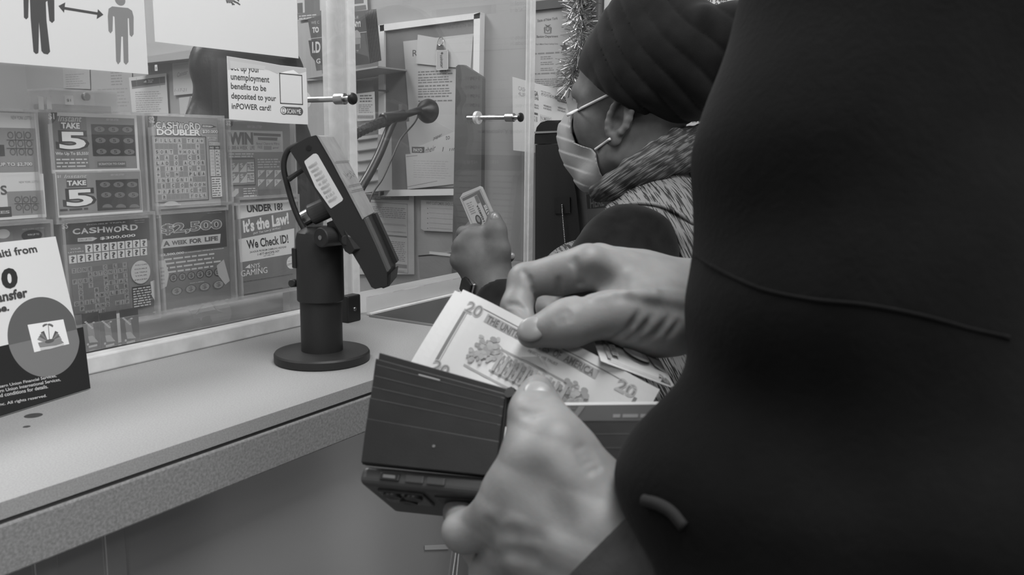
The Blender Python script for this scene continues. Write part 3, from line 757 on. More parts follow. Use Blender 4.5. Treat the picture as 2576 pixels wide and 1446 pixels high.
# clear dispenser around the tickets
m_bin = clear_mat('clear_bin', 0.995, 0.006, 0.01)
m_rim = clear_mat('clear_bin_rim', 0.86, 0.20, 0.06, scale=30)
disp = thing('ticket_dispenser', (0.5, 0.91, 1.0), 'clear acrylic scratch ticket dispenser with two rows of bins', 'dispenser')
def cell(x0, y0, x1, y1):
    a, c = onY(x0, y0, YT), onY(x1, y1, YT); X0, X1, Z1, Z0 = a[0], c[0], a[2], c[2]; r = 0.0032
    b = MB(); f = YT - 0.009; k = YT + 0.012
    b.box((X0, f, Z0), (X0 + r, k, Z1), m_rim); b.box((X1 - r, f, Z0), (X1, k, Z1), m_rim)
    b.box((X0 + r, f, Z1 - r), (X1 - r, k, Z1), m_rim); b.box((X0 + r, f, Z0), (X1 - r, k, Z0 + r), m_rim)
    o = b.build('bin', disp); 
    b = MB(); b.box((X0 + r, f, Z0 + r), (X1 - r, f + 0.0015, Z1 - r), m_bin); b.build('front', o)
for x0, y0, x1, y1 in ((-120, 268, 104, 556), (108, 274, 366, 546), (367, 284, 563, 527), (562, 298, 738, 506), (-100, 566, 140, 800), (142, 546, 394, 797), (386, 518, 587, 757), (586, 496, 749, 726)):
    cell(x0, y0, x1, y1)
m_back = mat('dispenser_back', 0.22, 0.6)
a, c = onY(-130, 266, YT + 0.014), onY(752, 720, YT + 0.014)
b = MB(); b.box((a[0], YT + 0.0125, 1.094), (c[0], YT + 0.0165, 1.318), m_back); b.box((a[0], YT + 0.0125, CT), (a[0] + 0.02, YT + 0.026, 1.094), m_back); b.box((c[0] - 0.02, YT + 0.0125, CT), (c[0], YT + 0.026, 1.094), m_back); b.build('backboard', disp)
# three small game packs below the bins
for i, (x0, x1, y0, y1, nm) in enumerate(((207, 240, 790, 879, 'leftmost'), (250, 284, 788, 872, 'middle'), (302, 338, 780, 860, 'rightmost'))):
    s = Sheet(('Y', 0.884), 0.0012); s.rectbase((x0, y0), (x1 + 14, y1 - 2), 0.035)
    s.poly([(x0 + 12, y0 + 30), (x0 + 26, y0 + 20), (x0 + 34, y0 + 70), (x0 + 18, y0 + 72)], 0.18)
    for k in range(7): s.ell((x0 + 8 + 3.4 * k, y0 + 20 + (k * 37 % 17)), 3, 2, 0.45)
    for k in range(6): s.ell((x0 + 14 + 4.2 * k, y0 + 76 + (k * 13 % 7)), 2.6, 3, 0.5)
    s.poly([(x0 + 14, y0 + 56), (x0 + 26, y0 + 54), (x0 + 40, y0 + 70), (x0 + 18, y0 + 72)], 0.36)
    s.make('ticket_pack', 'small dark picture ticket at the foot of the screen, ' + nm + ' of three', 'ticket', 'small picture tickets')
    if i < 2:
        s = Sheet(('Y', 0.8855), 0.0006); s.rectbase((x1 + 4, y0 + 2), (x1 + 24, y1 - 12), 0.5)
        s.make('blank_slip', 'blank white slip standing between the small picture tickets, ' + ('left' if i == 0 else 'right') + ' one', 'paper')
# wrapped conduit along the foot of the screen, inside
m_pipe = mat('grey_conduit', 0.24, 0.5)
t = thing('conduit', (0.7, 0.925, CT), 'grey round conduit wrapped with tape behind the foot of the screen', 'pipe')
b = MB(); b.cyl((0.50, 0.943, CT + 0.0125), (xl0 + 0.02, 0.945, CT + 0.0125), 0.0125, m_pipe, 20); smooth_auto(b.build('pipe', t))
xq = onY(470, 815, 0.945)[0]
b = MB(); b.tube([(xq + 0.012 * k, 0.945 + 0.0006 * math.sin(k), CT + 0.0135) for k in range(6)], [0.0135, 0.0142, 0.0138, 0.0146, 0.0138, 0.0142], mat('pale_tape', 0.36, 0.4), 16); b.build('tape_wrap', t)
b = MB(); b.tube(catmull([(xq + 0.005, 0.932, CT + 0.02), (xq + 0.02, 0.927, CT + 0.036), (xq + 0.035, 0.928, CT + 0.022), (xq + 0.05, 0.93, CT + 0.016)]), 0.0012, m_metal, 6); b.build('tie_wire', t)

# ------------------------------------------------------------------ money transfer tent card
P1, P0 = onZ(228, 977, CT + 0.001), onZ(0, 1048, CT + 0.001)
U = unit(P1 - P0); r_ = ray(140, 595); tt = (P1 - EYE).dot(U) / r_.dot(U); TR = EYE + r_ * tt; Vd = P1 - TR
s = Sheet((TR, U, Vd), 0.0012)
s.base([('uv', -0.20, 0), ('uv', 0, 0), ('uv', 0, np.linalg.norm(Vd)), ('uv', -0.20, np.linalg.norm(Vd))], 0.62)
H = np.linalg.norm(Vd)
s.poly([(-160, 910), (0, 871), (25, 866), (228, 976), ('uv', 0, H - 0.0002), ('uv', -0.2, H - 0.0002)][1:2] + [(209, 822), ('uv', -0.0001, H - 0.0002), ('uv', -0.2, H - 0.0002), ('uv', -0.2, s.uv((0, 871))[1] + 0.006)], 0.018)
c = s.uv((113, 847)); e = s.uv((118, 748)); R_ = np.linalg.norm(c - e)
def disc(c, r, v, a0, a1, n=40):
    pts = [(min(c[0] + r * math.cos(a), -0.0002), c[1] + r * math.sin(a)) for a in np.linspace(a0, a1, n)]
    s.poly_uv(pts, v)
disc(c, R_, 0.105, PI, 2 * PI); disc(c, R_, 0.17, 0, PI)
s.poly([(69, 817), (159, 803), (174, 865), (86, 886)], 0.72)
for k in range(9):
    a = PI * (0.1 + 0.8 * k / 8); x, y = 120, 816
    s.poly([(x - 1, y), (x + 15 * math.cos(a), y - 9 * math.sin(a) + 5), (x + 13 * math.cos(a), y - 6 * math.sin(a) + 9)], 0.12)
s.line((121, 816), (124, 855), 0.0007, 0.15)
for sg in (-1, 1):
    for k in range(4):
        s.poly([(124 + sg * 4, 858), (124 + sg * (14 + 4 * k), 832 + 5 * k), (124 + sg * (22 + 3 * k), 836 + 6 * k), (124 + sg * 10, 862)], (0.09, 0.2, 0.12, 0.25)[k])
s.poly([(95, 862), (150, 852), (160, 862), (140, 868), (100, 874)], 0.22); s.ell((124, 858), 12, 5, 0.10); s.poly([(100, 876), (124, 872), (160, 864), (160, 868), (124, 878), (102, 881)], 0.5)
s.text('Haiti from', (-28, 652), (94, 634), 0.055, 0.02, tl=(-34, 632))
s.text('0', (5, 728), (46, 723), 0.03, 0.05, tl=(0, 676))
s.text('transfer', (-32, 766), (70, 747), 0.055, 0.03, tl=(-36, 740)); s.text('fee.', (-20, 790), (23, 781), 0.055, 0.03, tl=(-23, 771))
for (tx_, x1, y1) in (('by Western Union Financial Services,', 142, 950), ('Western Union International Services,', 152, 959), ('terms and conditions for details.', 120, 976), ('Holdings, Inc. All rights reserved.', 117, 1000)):
    x0 = x1 - 5.1 * len(tx_); y0 = y1 + 0.195 * (x1 - x0)
    s.text(tx_, (x0, y0), (x1, y1), 0.55, 0.01, tl=(x0 - 2, y0 - 9.5))
o = s.make('tent_card', 'standing money transfer card about Haiti with a two-tone disc and a coat of arms', 'sign')
b = MB(); bk = P1 - U * 0.2 + np.array([-0.01, 0.0, 0])
T2, T1 = TR - U * 0.2, TR; n_ = unit(np.cross(U, (0, 0, 1))); n_ = n_ if n_[1] > 0 else -n_
B2 = T2 + n_ * 0.012; B1 = T1 + n_ * 0.012; B2[2] = B1[2] = CT + 0.0005
b.prism([T2, T1, B1, B2], n_ * 0.0012, ink(0.62)); b.build('back_leg', o)
# ------------------------------------------------------------------ card terminal on its pole stand
m_rubber = mat('matt_black', 0.020, 0.5, 0.4)
m_soft = mat('black_housing', 0.022, 0.42, 0.45)
c0 = onZ(811, 896, CT + 0.004); BX, BY = c0[0], c0[1]
st = thing('terminal_stand', (BX, BY, CT), 'black pole stand with round foot holding the card terminal', 'stand')
b = MB(); b.lathe((BX, BY, CT + 0.0002), (0, 0, 1), [(0.0515, 0), (0.0525, 0.001), (0.0525, 0.0085), (0.0512, 0.0105), (0.024, 0.0115)], m_rubber, 72); smooth_auto(b.build('base', st), 30)
dep = (np.array([BX, BY, CT]) - EYE) @ _f
ZP = lambda py: onY(811, py, BY)[2]
zc, zt = ZP(752), ZP(592)
b = MB(); b.lathe((BX, BY, CT + 0.011), (0, 0, 1), [(0.0228, 0), (0.0228, zc - CT - 0.008)], m_rubber, 48); smooth_auto(b.build('pole', st), 30)
b = MB(); b.lathe((BX, BY, zc), (0, 0, 1), [(0.0240, -0.0015), (0.0256, 0), (0.0256, zt - zc - 0.004), (0.0235, zt - zc + 0.004), (0.015, zt - zc + 0.010), (0.001, zt - zc + 0.011)], m_rubber, 48); smooth_auto(b.build('sleeve', st), 30)
h = onX(811, 597, BX - 0.0255)
b = MB(); b.cyl((BX + 0.0256, h[1], h[2]), (BX - 0.0285, h[1], h[2]), 0.0105, m_rubber, 32, bev=0.001); b.cyl((BX - 0.0285, h[1], h[2]), (BX - 0.0293, h[1], h[2]), 0.0025, m_metal, 12); b.build('hinge_disc', st)
k1, k2 = onX(745, 712, BX - 0.012), onX(733, 712, BX - 0.022)
b = MB(); b.cyl(k1, k2, 0.0045, m_rubber, 16, bev=0.001); b.build('clamp_knob', st)
k1 = onX(750, 648, BX - 0.018); b = MB(); b.box(k1 - (0.006, 0.002, 0.011), k1 + (0.006, 0.004, 0.011), m_rubber); b.build('cable_clip', st, bevel=0.001)
b = MB(); b.prism([onX(*p, BX - 0.012) for p in ((822, 560), (850, 548), (892, 628), (880, 640), (868, 632), (850, 598), (826, 604))], (0.024, 0, 0), m_rubber); b.build('tilt_bracket', st, bevel=0.001)
ter = thing('card_terminal', (BX, BY, zt), 'black card payment terminal tilted on the pole stand, with a white label on its side', 'card terminal')
WD = unit((ray(905, 372) / np.linalg.norm(ray(905, 372))) * 0.97 + CM[:, 0] * 0.16); WD[2] = 0; WD = unit(WD)   # across the terminal
TA = np.array([BX, BY, zt])
def tp(p, w):
    r = ray(*p); A = TA + WD * w; return EYE + r * ((A - EYE).dot(WD) / r.dot(WD))
w0, w1 = -0.036, 0.040
def pr(name, pts, a, b_, m, bev=0.0012, par=None, inset=None):
    q = MB(); q.prism([tp(p, w0) + WD * (a - w0) for p in pts], WD * (b_ - a), m); return q.build(name, par or ter, bevel=bev)
pr('housing', [(729, 378), (744, 362), (775, 345), (794, 340), (803, 345), (836, 402), (878, 480), (914, 552), (946, 622), (973, 684), (974, 720), (944, 727), (934, 722), (905, 668), (872, 614), (838, 556), (800, 490), (764, 432)], w0, w1, m_soft, 0.003)
m_pale = mat('pale_paper_tape', 0.28, 0.5, noise=(60, 0.15))
pr('paper_tape', [(796, 339), (804, 343), (838, 400), (880, 478), (916, 548), (912, 552), (876, 483), (834, 404)], w0 - 0.0008, w1 + 0.0008, m_pale, 0.0008)
m_rail = mat('grey_rail', 0.085, 0.4)
fr_ = [(914, 551), (946, 621), (973, 684), (978, 682), (951, 618), (919, 548)]
pr('side_rail', fr_, w0 + 0.0005, w0 + 0.020, m_rail, 0.0008)
pr('keypad', [(914, 551), (946, 621), (973, 684), (974, 683), (947, 620), (915, 550)], w0 + 0.020, w1 - 0.016, m_black, 0)
pr('side_rail', [(914, 551), (946, 621), (973, 684), (982, 678), (954, 616), (922, 547)], w1 - 0.016, w1 + 0.001, m_soft, 0.001)
pr('card_slot', [(946, 722), (976, 694), (982, 690), (978, 722), (962, 728)], w0 + 0.007, w1 - 0.006, m_soft)
s = Sheet((tp((800, 450), w0 - 0.0003), np.cross(WD, (0, 0, 1)), (0, 0, -1)), 0.0002); lp = [(766, 405), (788, 387), (795, 386), (800, 390), (863, 500), (861, 505), (833, 524), (830, 522), (793, 470), (766, 409)]
s.base(lp, 0.60)
for k in range(11):
    a = k / 11.0; p0 = (772 + 22 * a + 3, 412 - 14 * a + 6); dx, dy = 56, 96
    for j in range(9):
        t0, t1 = j / 9.0 + 0.02 * random.random(), j / 9.0 + 0.075
        if random.random() < 0.85: s.line((p0[0] + dx * t0, p0[1] + dy * t0), (p0[0] + dx * t1, p0[1] + dy * t1), 0.0004, 0.28)
s.make('side_label', None, None, parent=ter)
s = Sheet((tp((860, 440), w0) + 0, WD, tp((916, 548), w0) - tp((804, 343), w0)), 0.0001); o4 = tp((804, 343), w0 - 0.0006) + s.N * 0.0022; s.o = o4
for v0_ in (0.030, 0.058, 0.064): s.line(('uv', 0.0, v0_), ('uv', w1 - w0, v0_ + 0.001), 0.0007, 0.12)
for k in range(5): s.line(('uv', 0.012 + 0.011 * k, 0.042 + 0.004 * (k % 3)), ('uv', 0.020 + 0.011 * k, 0.048 - 0.003 * (k % 2)), 0.0009, 0.10)
s.make('tape_marks', None, None, parent=ter)
def tq(p, w=0.0): return tp(p, w)
q0 = tp((777, 372), w0); b = MB(); b.cyl(q0 + WD * 0.001, q0 - WD * 0.0007, 0.0030, m_black, 6); b.build('fixing_hole', ter)
q0 = tp((872, 604), w0); b = MB(); b.cyl(q0 + WD * 0.004, q0 - WD * 0.002, 0.0058, m_soft, 20, bev=0.001); b.build('side_knob', ter)
b = MB(); b.cyl(tp((762, 552), -0.004), tp((782, 541), -0.004), 0.0085, m_metal, 20, bev=0.0008); b.cyl(tp((782, 541), -0.004), tp((828, 520), -0.004), 0.0115, mat('ball_joint', 0.08, 0.4), 24, bev=0.001); b.build('swivel_joint', ter)
b = MB(); b.tube(catmull([tp(p, -0.02) for p in ((752, 363), (727, 376), (716, 398), (714, 425), (722, 462), (736, 512), (752, 552), (764, 574))], 6), 0.0030, m_rubber, 10); smooth_auto(b.build('cable_loop', ter), 60)
b = MB(); b.tube([tp(p, -0.028) for p in ((726, 451), (742, 440), (766, 424))], [0.003, 0.0026, 0.0026], m_rubber, 8); b.build('loop_stay', ter)

# ------------------------------------------------------------------ microphone on its arm, inside the booth
YM = 1.0
mic = thing('desk_microphone', onY(1010, 290, YM), 'black microphone head on a ribbed bent arm behind the right panel', 'microphone')
P = lambda x, y, Y=YM: onY(x, y, Y)
pts = catmull([P(870, 352), P(905, 330), P(945, 313), P(990, 298)], 8)
b = MB(); b.tube(pts, [0.0085 + (0.0010 if i % 2 else 0) for i in range(len(pts))], m_black, 14); b.build('gooseneck', mic)
b = MB(); b.cyl(P(962, 300), P(1015, 290), 0.0105, m_black, 16, bev=0.002); b.cyl(P(1015, 290), P(1060, 275), 0.0062, m_black, 14); smooth_auto(b.build('clamp', mic))
b = MB(); b.cyl(P(1007, 280), P(1007, 262), 0.0028, m_metal, 8); b.build('clamp_screw', mic)
a = unit(P(1095, 282) - P(1058, 276)); b = MB(); b.lathe(P(1055, 276), a, [(0.006, 0), (0.011, 0.008), (0.0195, 0.016), (0.0225, 0.024), (0.0215, 0.030), (0.012, 0.033)], m_black, 28); smooth_auto(b.build('head', mic), 50)
lg = catmull([P(990, 300), P(975, 335), P(955, 385), P(930, 435), P(900, 490), P(885, 560)], 5)
b = MB(); b.tube(lg, [0.0078] * len(lg), m_black, 12); b.tube([lg[-1], (lg[-1][0], YM, 0.775)], 0.0078, m_black, 12); smooth_auto(b.build('stem', mic), 60)
b = MB(); b.cyl((lg[-1][0], YM + 0.05, 0.7605), (lg[-1][0], YM + 0.05, 0.78), 0.06, m_black, 32, bev=0.003); b.build('base', mic)
b = MB(); b.tube(catmull([P(1056, 284), P(1040, 312), P(1008, 350), P(985, 400), P(962, 450), P(935, 492), P(915, 560)], 6), 0.0016, m_black, 8); smooth_auto(b.build('cable', mic), 60)
# tall dark screen edge on the desk
b = MB(); xm = 1.42
b.prism([onX(*p, xm) for p in ((1147, 168), (1152, 163), (1165, 163), (1213, 194), (1211, 420), (1208, 700), (1136, 700), (1141, 480))], (0.014, 0, 0), mat('dark_monitor', 0.075, 0.5))
t = thing('monitor_back', onX(1175, 700, xm), 'tall dark grey slab with one cut corner, standing behind the right panel', 'monitor')
o = b.build('housing', t, bevel=0.003); q = onX(1172, 690, xm)
b = MB(); b.box((xm + 0.002, q[1] - 0.02, 0.91), (xm + 0.012, q[1] + 0.02, q[2]), m_black); b.box((1.32, max(q[1] - 0.09, 0.995), 0.9002), (xm + 0.06, q[1] + 0.09, 0.915), m_black); b.build('foot', t)
b = MB(); b.box((1.31, 0.99, 0.88), (1.5, 1.25, 0.90), m_desk); b.box((1.31, 0.99, 0.0), (1.33, 1.25, 0.88), m_desk); b.box((1.48, 0.99, 0.0), (1.5, 1.25, 0.88), m_desk)
tag(b.build('side_table'), 'dark raised side table under the tall grey slab', 'table')
t = thing('desk_bin', onX(1095, 690, 1.40), 'hazy open plastic tray low behind the right panel', 'tray')
b = MB(); b.prism([onX(*p, 1.43) for p in ((1052, 642), (1140, 635), (1140, 700), (1056, 700))], (0.004, 0, 0), mat('grey_tray', 0.20, 0.4)); b.prism([onX(*p, 1.43) for p in ((1052, 642), (1140, 635), (1140, 639), (1053, 646))], (0.06, 0, 0), mat('grey_tray', 0.2)); b.build('shell', t)
b = MB(); b.prism([onX(*p, 1.428) for p in ((1080, 632), (1135, 638), (1134, 645), (1080, 639))], (0.0008, 0, 0), ink(0.5)); b.build('label', t)

# ------------------------------------------------------------------ things on the right wall, inside the booth
XS = XW - 0.002
def wsheet(dx=0.0): return Sheet(('X', XS - dx), 0.0006)
s = Sheet(('X', XS - 0.012), 0.0115); s.base([(962, 68), (1196, 40), (1190, 478), (964, 482)], 0.17)
cb = thing('pin_board', onX(1040, 280, XS), 'grey pin board in a thick white frame behind the right panel', 'board')
o = s.make('board', None, None, parent=cb)
for pts in (((955, 62), (1208, 31), (1207, 46), (956, 79)), ((1192, 36), (1208, 31), (1200, 490), (1186, 488)), ((956, 478), (1200, 474), (1200, 490), (956, 494)), ((952, 64), (966, 62), (966, 490), (952, 494))):
    b = MB(); b.prism([onX(*p, XS - 0.018) for p in pts], (0.0175, 0, 0), m_white); b.build('frame_bar', cb, bevel=0.001)
s = wsheet(0.0145); s.base([(1014, 104), (1195, 84), (1192, 300), (1190, 470), (1040, 470), (1026, 250)], 0.42)
s.text('R', (1038, 142), (1050, 125), 0.08, 0.01); s.text('S', (1154, 133), (1164, 115), 0.08, 0.01)
for y, n in ((178, 2), (193, 3), (213, 1), (222, 3), (240, 1), (251, 1)): s.dash((1052, y), (1140, y + 5 * n), n, 0.17, 0.45, 0.2)
s.make('rules_sheet', 'long printed sheet on the pin board with a big R and S at its head', 'paper')
s = Sheet(('X', XS - 0.0175), 0.0008); s.base([(1051, 87), (1120, 99), (1190, 87), (1184, 172), (1125, 168), (1046, 160)], 0.46)
s.make('blank_note', 'blank pale note pinned over the head of the rules sheet', 'paper')
t = thing('key_tag', onX(1110, 110, XS - 0.02), 'clear plastic key tag hanging from a metal ring on the pin board', 'key tag')
c = onX(1108, 104, XS - 0.021); b = MB(); b.tube([c + np.array([0.002 * math.sin(a), 0.0068 * math.cos(a), 0.0085 * math.sin(a)]) for a in np.linspace(0, 2 * PI, 25)], 0.0008, m_metal, 6); b.build('ring', t)
b = MB(); b.prism([onX(*p, XS - 0.022) for p in ((1099, 112), (1114, 113), (1118, 126), (1098, 125))], (0.002, 0, 0), m_metal); b.build('clasp', t)
s = Sheet(('X', XS - 0.022), 0.0022); s.rectbase((1097, 127), (1127, 175), 0.40); s.frame((1097, 127), (1127, 175), 0.0012, 0.6); s.text('coinstar', (1107, 138), (1108.5, 171), 0.06, 0.02, tl=(1114, 138)); s.ell((1112, 134), 3, 3, 0.1)
s.make('tag_body', None, None, parent=t)
for nm, pts, v, lab, dx in (('torn_sheet', ((1022, 306), (1085, 300), (1142, 330), (1141, 405), (1032, 386)), 0.40, 'torn pale sheet under the rules sheet on the pin board', 0.0155),
                            ('scribbled_note', ((1036, 375), (1150, 328), (1150, 392), (1034, 392)), 0.48, 'note with handwriting tucked into the pin board', 0.0165),
                            ('folded_letter', ((1020, 388), (1150, 378), (1150, 462), (1025, 476)), 0.46, 'folded white letter at the foot of the pin board', 0.0178)):
    s = wsheet(dx); s.base(pts, v)
    if nm == 'scribbled_note':
        s.rect((1036, 369), (1068, 385), 0.10); s.text('PAYO', (1040, 382), (1062, 373), 0.5, 0.03)
        s.text('their', (1070, 386), (1096, 378), 0.08, 0.0, 0.3, tl=(1070, 372)); s.text('paper', (1090, 355), (1113, 344), 0.08, 0.0, 0.3, tl=(1089, 347)); s.text('1  un', (1112, 384), (1148, 381), 0.08, 0.0, 0.2, tl=(1112, 370)); s.text('to', (1122, 352), (1132, 350), 0.08, 0, 0.2, tl=(1121, 342))
    if nm == 'folded_letter': s.line((1022, 394), (1050, 391), 0.0012, 0.2); s.line((1024, 470), (1100, 455), 0.0012, 0.25); s.dash((1040, 402), (1140, 452), 8, 0.38, 0.3, 0.2)
    s.make(nm, lab, 'paper')
s = wsheet(0.004); s.base([(880, 485), (1041, 488), (1042, 690), (884, 690)], 0.42)
s.poly([(884, 488), (1029, 489), (1029, 503), (884, 502)], 0.12); s.text('FEES', (941, 499), (957, 491), 0.5, 0.03); s.dash((958, 494), (984, 499), 1, 0.4, 0.5, 0)
s.rect((892, 506), (1024, 513), 0.16); s.frame((890, 505), (1027, 688), 0.0012, 0.2)
for y0, y1, n in ((516, 552, 6), (556, 570, 3), (576, 584, 2), (598, 660, 11), (668, 686, 4)): s.dash((900, y0), (1022, y1), n, 0.15, 0.3, 0.05, solid=False)
s.rect((890, 587), (1024, 594), 0.16); s.rect((890, 661), (1024, 666), 0.18)
s.make('fee_chart', 'printed fee chart with a dark heading, low behind the right panel', 'chart')
s = wsheet(0.004); s.base([(1059, 503), (1146, 508), (1146, 584), (1066, 580), (1059, 575)], 0.40); s.text('WHY CUSTOMERS SHOULD', (1072, 514), (1142, 510), 0.17, 0.02)
for k in range(5): s.ell((1076, 524 + k * 12.5), 1.2, 1.2, 0.15); s.dash((1080, 522 + k * 12.5), (1143, 527 + k * 12.5), 1, 0.2, 0.5, 0.1)
s.make('bullet_notice', 'small printed notice with bullet lines beside the fee chart', 'notice')
# brochures in their wall rack
rk = thing('brochure_rack', onX(860, 190, XS), 'grey wall rack holding fanned dark brochures between the screen posts', 'rack')
b = MB(); b.prism([onX(*p, 1.408) for p in ((768, 192), (950, 166), (950, 170), (770, 198))], (XS - 1.408, 0, 0), mat('grey_rack', 0.30, 0.5)); b.build('shelf', rk)
b = MB(); b.prism([onX(*p, XS - 0.004) for p in ((752, 60), (800, 52), (812, 200), (768, 204))], (0.003, 0, 0), mat('grey_rack', 0.3)); b.build('back_plate', rk)
for k in range(8):
    s = Sheet(('X', 1.412 + k * 0.0052), 0.0008); d = k * 4.0; e = k * 1.1
    s.base([(774 + d, 47 - e), (918 + d, 27 - e * 0.6), (931 + d, 160 - e), (796 + d, 178 - e)], 0.075)
    if k == 0:
        s.poly([(800, 110), (917, 84), (931, 160), (806, 176)], 0.10); s.line((776, 98), (922, 80), 0.0012, 0.4)
        s.text('WE C', (783, 61), (803, 52), 0.32, 0.01); s.text('ECK', (847, 52), (866, 44), 0.32, 0.01); s.text('LE', (892, 47), (902, 40), 0.32, 0.01)
        s.text('TO', (786, 83), (802, 67), 0.5, 0.05); s.text('CO', (848, 75), (868, 57), 0.5, 0.05); s.text('NY!', (889, 69), (907, 53), 0.5, 0.05)
        s.poly([(888, 80), (898, 75), (906, 82), (908, 95), (890, 96)], 0.30); s.poly([(890, 96), (907, 96), (907, 120), (900, 130), (890, 122)], 0.24); s.poly([(891, 112), (906, 110), (905, 126), (893, 126)], 0.09)
        s.poly([(872, 160), (884, 130), (900, 134), (926, 142), (931, 160), (880, 167)], 0.05); s.poly([(848, 155), (868, 112), (872, 116), (862, 160)], 0.34)
        s.poly([(776, 102), (806, 100), (812, 165), (796, 158), (782, 140)], 0.05); s.text('I.D', (786, 134), (806, 104), 0.5, 0.03); s.text('G', (796, 160), (806, 147), 0.5, 0.02)
    else: s.line((917 + d, 30 - e), (930 + d, 158 - e), 0.0006, 0.4)
    s.make('brochure', ('front brochure with a capped bearded worker picture in the wall rack' if k == 0 else 'dark brochure in the fan behind the front brochure in the wall rack'), 'brochure', 'brochures in the wall rack')
s = wsheet(0.006); s.base([(745, -20), (922, -28), (925, 25), (748, 52)], 0.40); s.rect((748, 8), (762, 32), 0.10); s.rect((766, 0), (805, 30), 0.12); s.rect((848, -20), (915, 8), 0.10); s.poly([(748, 34), (920, 12), (922, 24), (749, 50)], 0.12); s.dash((752, 38), (800, 46), 2, 0.4)
s.make('phone_poster', 'dark and white poster above the brochure rack', 'poster')
s = Sheet(('X', 1.44), 0.0005); s.base([(896, 236), (942, 230), (944, 302), (898, 305)], 0.47)
for y in (238, 245, 252): s.dash((905, y), (938, y + 4), 1, 0.12, 0.7, 0.1)
s.dash((902, 262), (938, 285), 5, 0.2, 0.4, 0.3)
for k in range(14): s.rect((900 + k * 2.9, 290), (901.5 + k * 2.9, 298), 0.1)
s.poly([(898, 204), (938, 203), (940, 229), (896, 235)], 0.07)
s.make('receipt_slip', 'printed receipt slip with a bar code beside the right post', 'receipt')
b = MB(); q = onX(925, 225, 1.44); b.cyl((1.4405, q[1], q[2]), (XS, q[1], q[2]), 0.002, m_metal, 8); tag(b.build('wall_pin'), 'metal pin holding the receipt slip to the wall', 'pin')
t = thing('paper_tray', onX(940, 480, 1.46), 'white tray of stacked papers on the wall behind the microphone stem', 'tray')
b = MB(); b.prism([onX(*p, 1.46) for p in ((892, 345), (950, 338), (952, 480), (896, 488))], (0.055, 0, 0), mat('white_tray', 0.42, 0.5)); b.build('box', t)
for k in range(5):
    b = MB(); b.prism([onX(*p, 1.455 - 0.0) for p in ((896, 352 + k * 27), (948, 345 + k * 27), (948, 347 + k * 27), (896, 354 + k * 27))], (0.004, 0, 0), ink(0.2)); b.build('slot', t)
# left part of that wall
s = wsheet(0.003); s.poly_uv; s.base([(158, 168), (224, 150), (227, 224), (160, 222)], 0.34); s.dash((164, 186), (218, 218), 6, 0.24, 0.35, 0.4)
s.make('pinned_slip', 'small pale slip pinned to the booth wall under the distancing poster', 'paper')
s = wsheet(0.002); s.base([(228, 165), (332, 170), (332, 300), (232, 300)], 0.32); s.dash((278, 180), (315, 215), 5, 0.22, 0.4, 0.3); s.dash((245, 222), (330, 270), 6, 0.25, 0.35, 0.2)
s.make('pinned_form', 'wide pale printed form pinned to the booth wall', 'paper')
s = wsheet(0.006); s.base([(324, 195), (418, 184), (424, 290), (334, 300)], 0.47); s.poly([(330, 203), (415, 192), (416, 208), (332, 219)], 0.085); s.poly([(332, 219), (416, 208), (416, 213), (332, 224)], 0.20); s.text('Department', (372, 204), (386, 199), 0.45, 0.02); s.text('of Health', (372, 208), (383, 204), 0.45, 0.02); s.poly([(361, 207), (368, 201), (369, 208)], 0.4)
s.dash((340, 230), (412, 282), 10, 0.26, 0.35, 0.2)
for x in (343, 401): s.line((x, 196), (x + 2, 220), 0.0012, 0.2)
s.make('health_notice', 'white notice with a dark header hung on two rings on the booth wall', 'notice')
s = wsheet(0.005); s.base([(433, 160), (480, 137), (534, 136), (541, 230), (437, 240)], 0.47); s.line((437, 165), (535, 152), 0.001, 0.36)
s.text('Coinstar', (446, 194), (472, 186), 0.2, 0.0, 0.2, tl=(446, 183)); s.text('slips', (484, 186), (507, 183), 0.2, 0, 0.2, tl=(484, 176)); s.text('1-17-21', (439, 231), (470, 230), 0.22, 0, 0.2, tl=(439, 223)); s.text('to', (492, 227), (501, 226), 0.22, 0, 0.2, tl=(492, 218))
s.make('slip_envelope', 'pale envelope with handwriting about slips pinned to the booth wall', 'envelope')
s = wsheet(0.004); s.base([(450, 246), (545, 234), (548, 300), (454, 300)], 0.42); s.rect((489, 250), (507, 262), 0.15); s.text('PAYO', (491, 256), (504, 252), 0.4, 0.02); s.poly([(478, 240), (488, 254), (490, 268), (466, 290), (474, 258)], 0.22); s.dash((470, 266), (535, 286), 4, 0.28, 0.35, 0.2)
s.make('payment_form', 'printed form with a small dark logo and a grey flag of paper', 'paper')
b = MB(); b.prism([onX(*p, XS - 0.05) for p in ((330, 148), (545, 116), (545, 140), (330, 162))], (0.048, 0, 0), mat('booth_ledge', 0.28, 0.6)); tag(b.build('wall_ledge'), 'plain grey ledge along the booth wall above the pinned papers', 'ledge')
s = Sheet(('X', XS - 0.051), 0.0004); s.rectbase((389, 163), (396, 178), 0.5); s.text('0', (391, 175), (394, 168), 0.1, 0.02); s.th = 0.02
s.make('number_tag', 'tiny white tag with a zero under the ledge', 'tag')
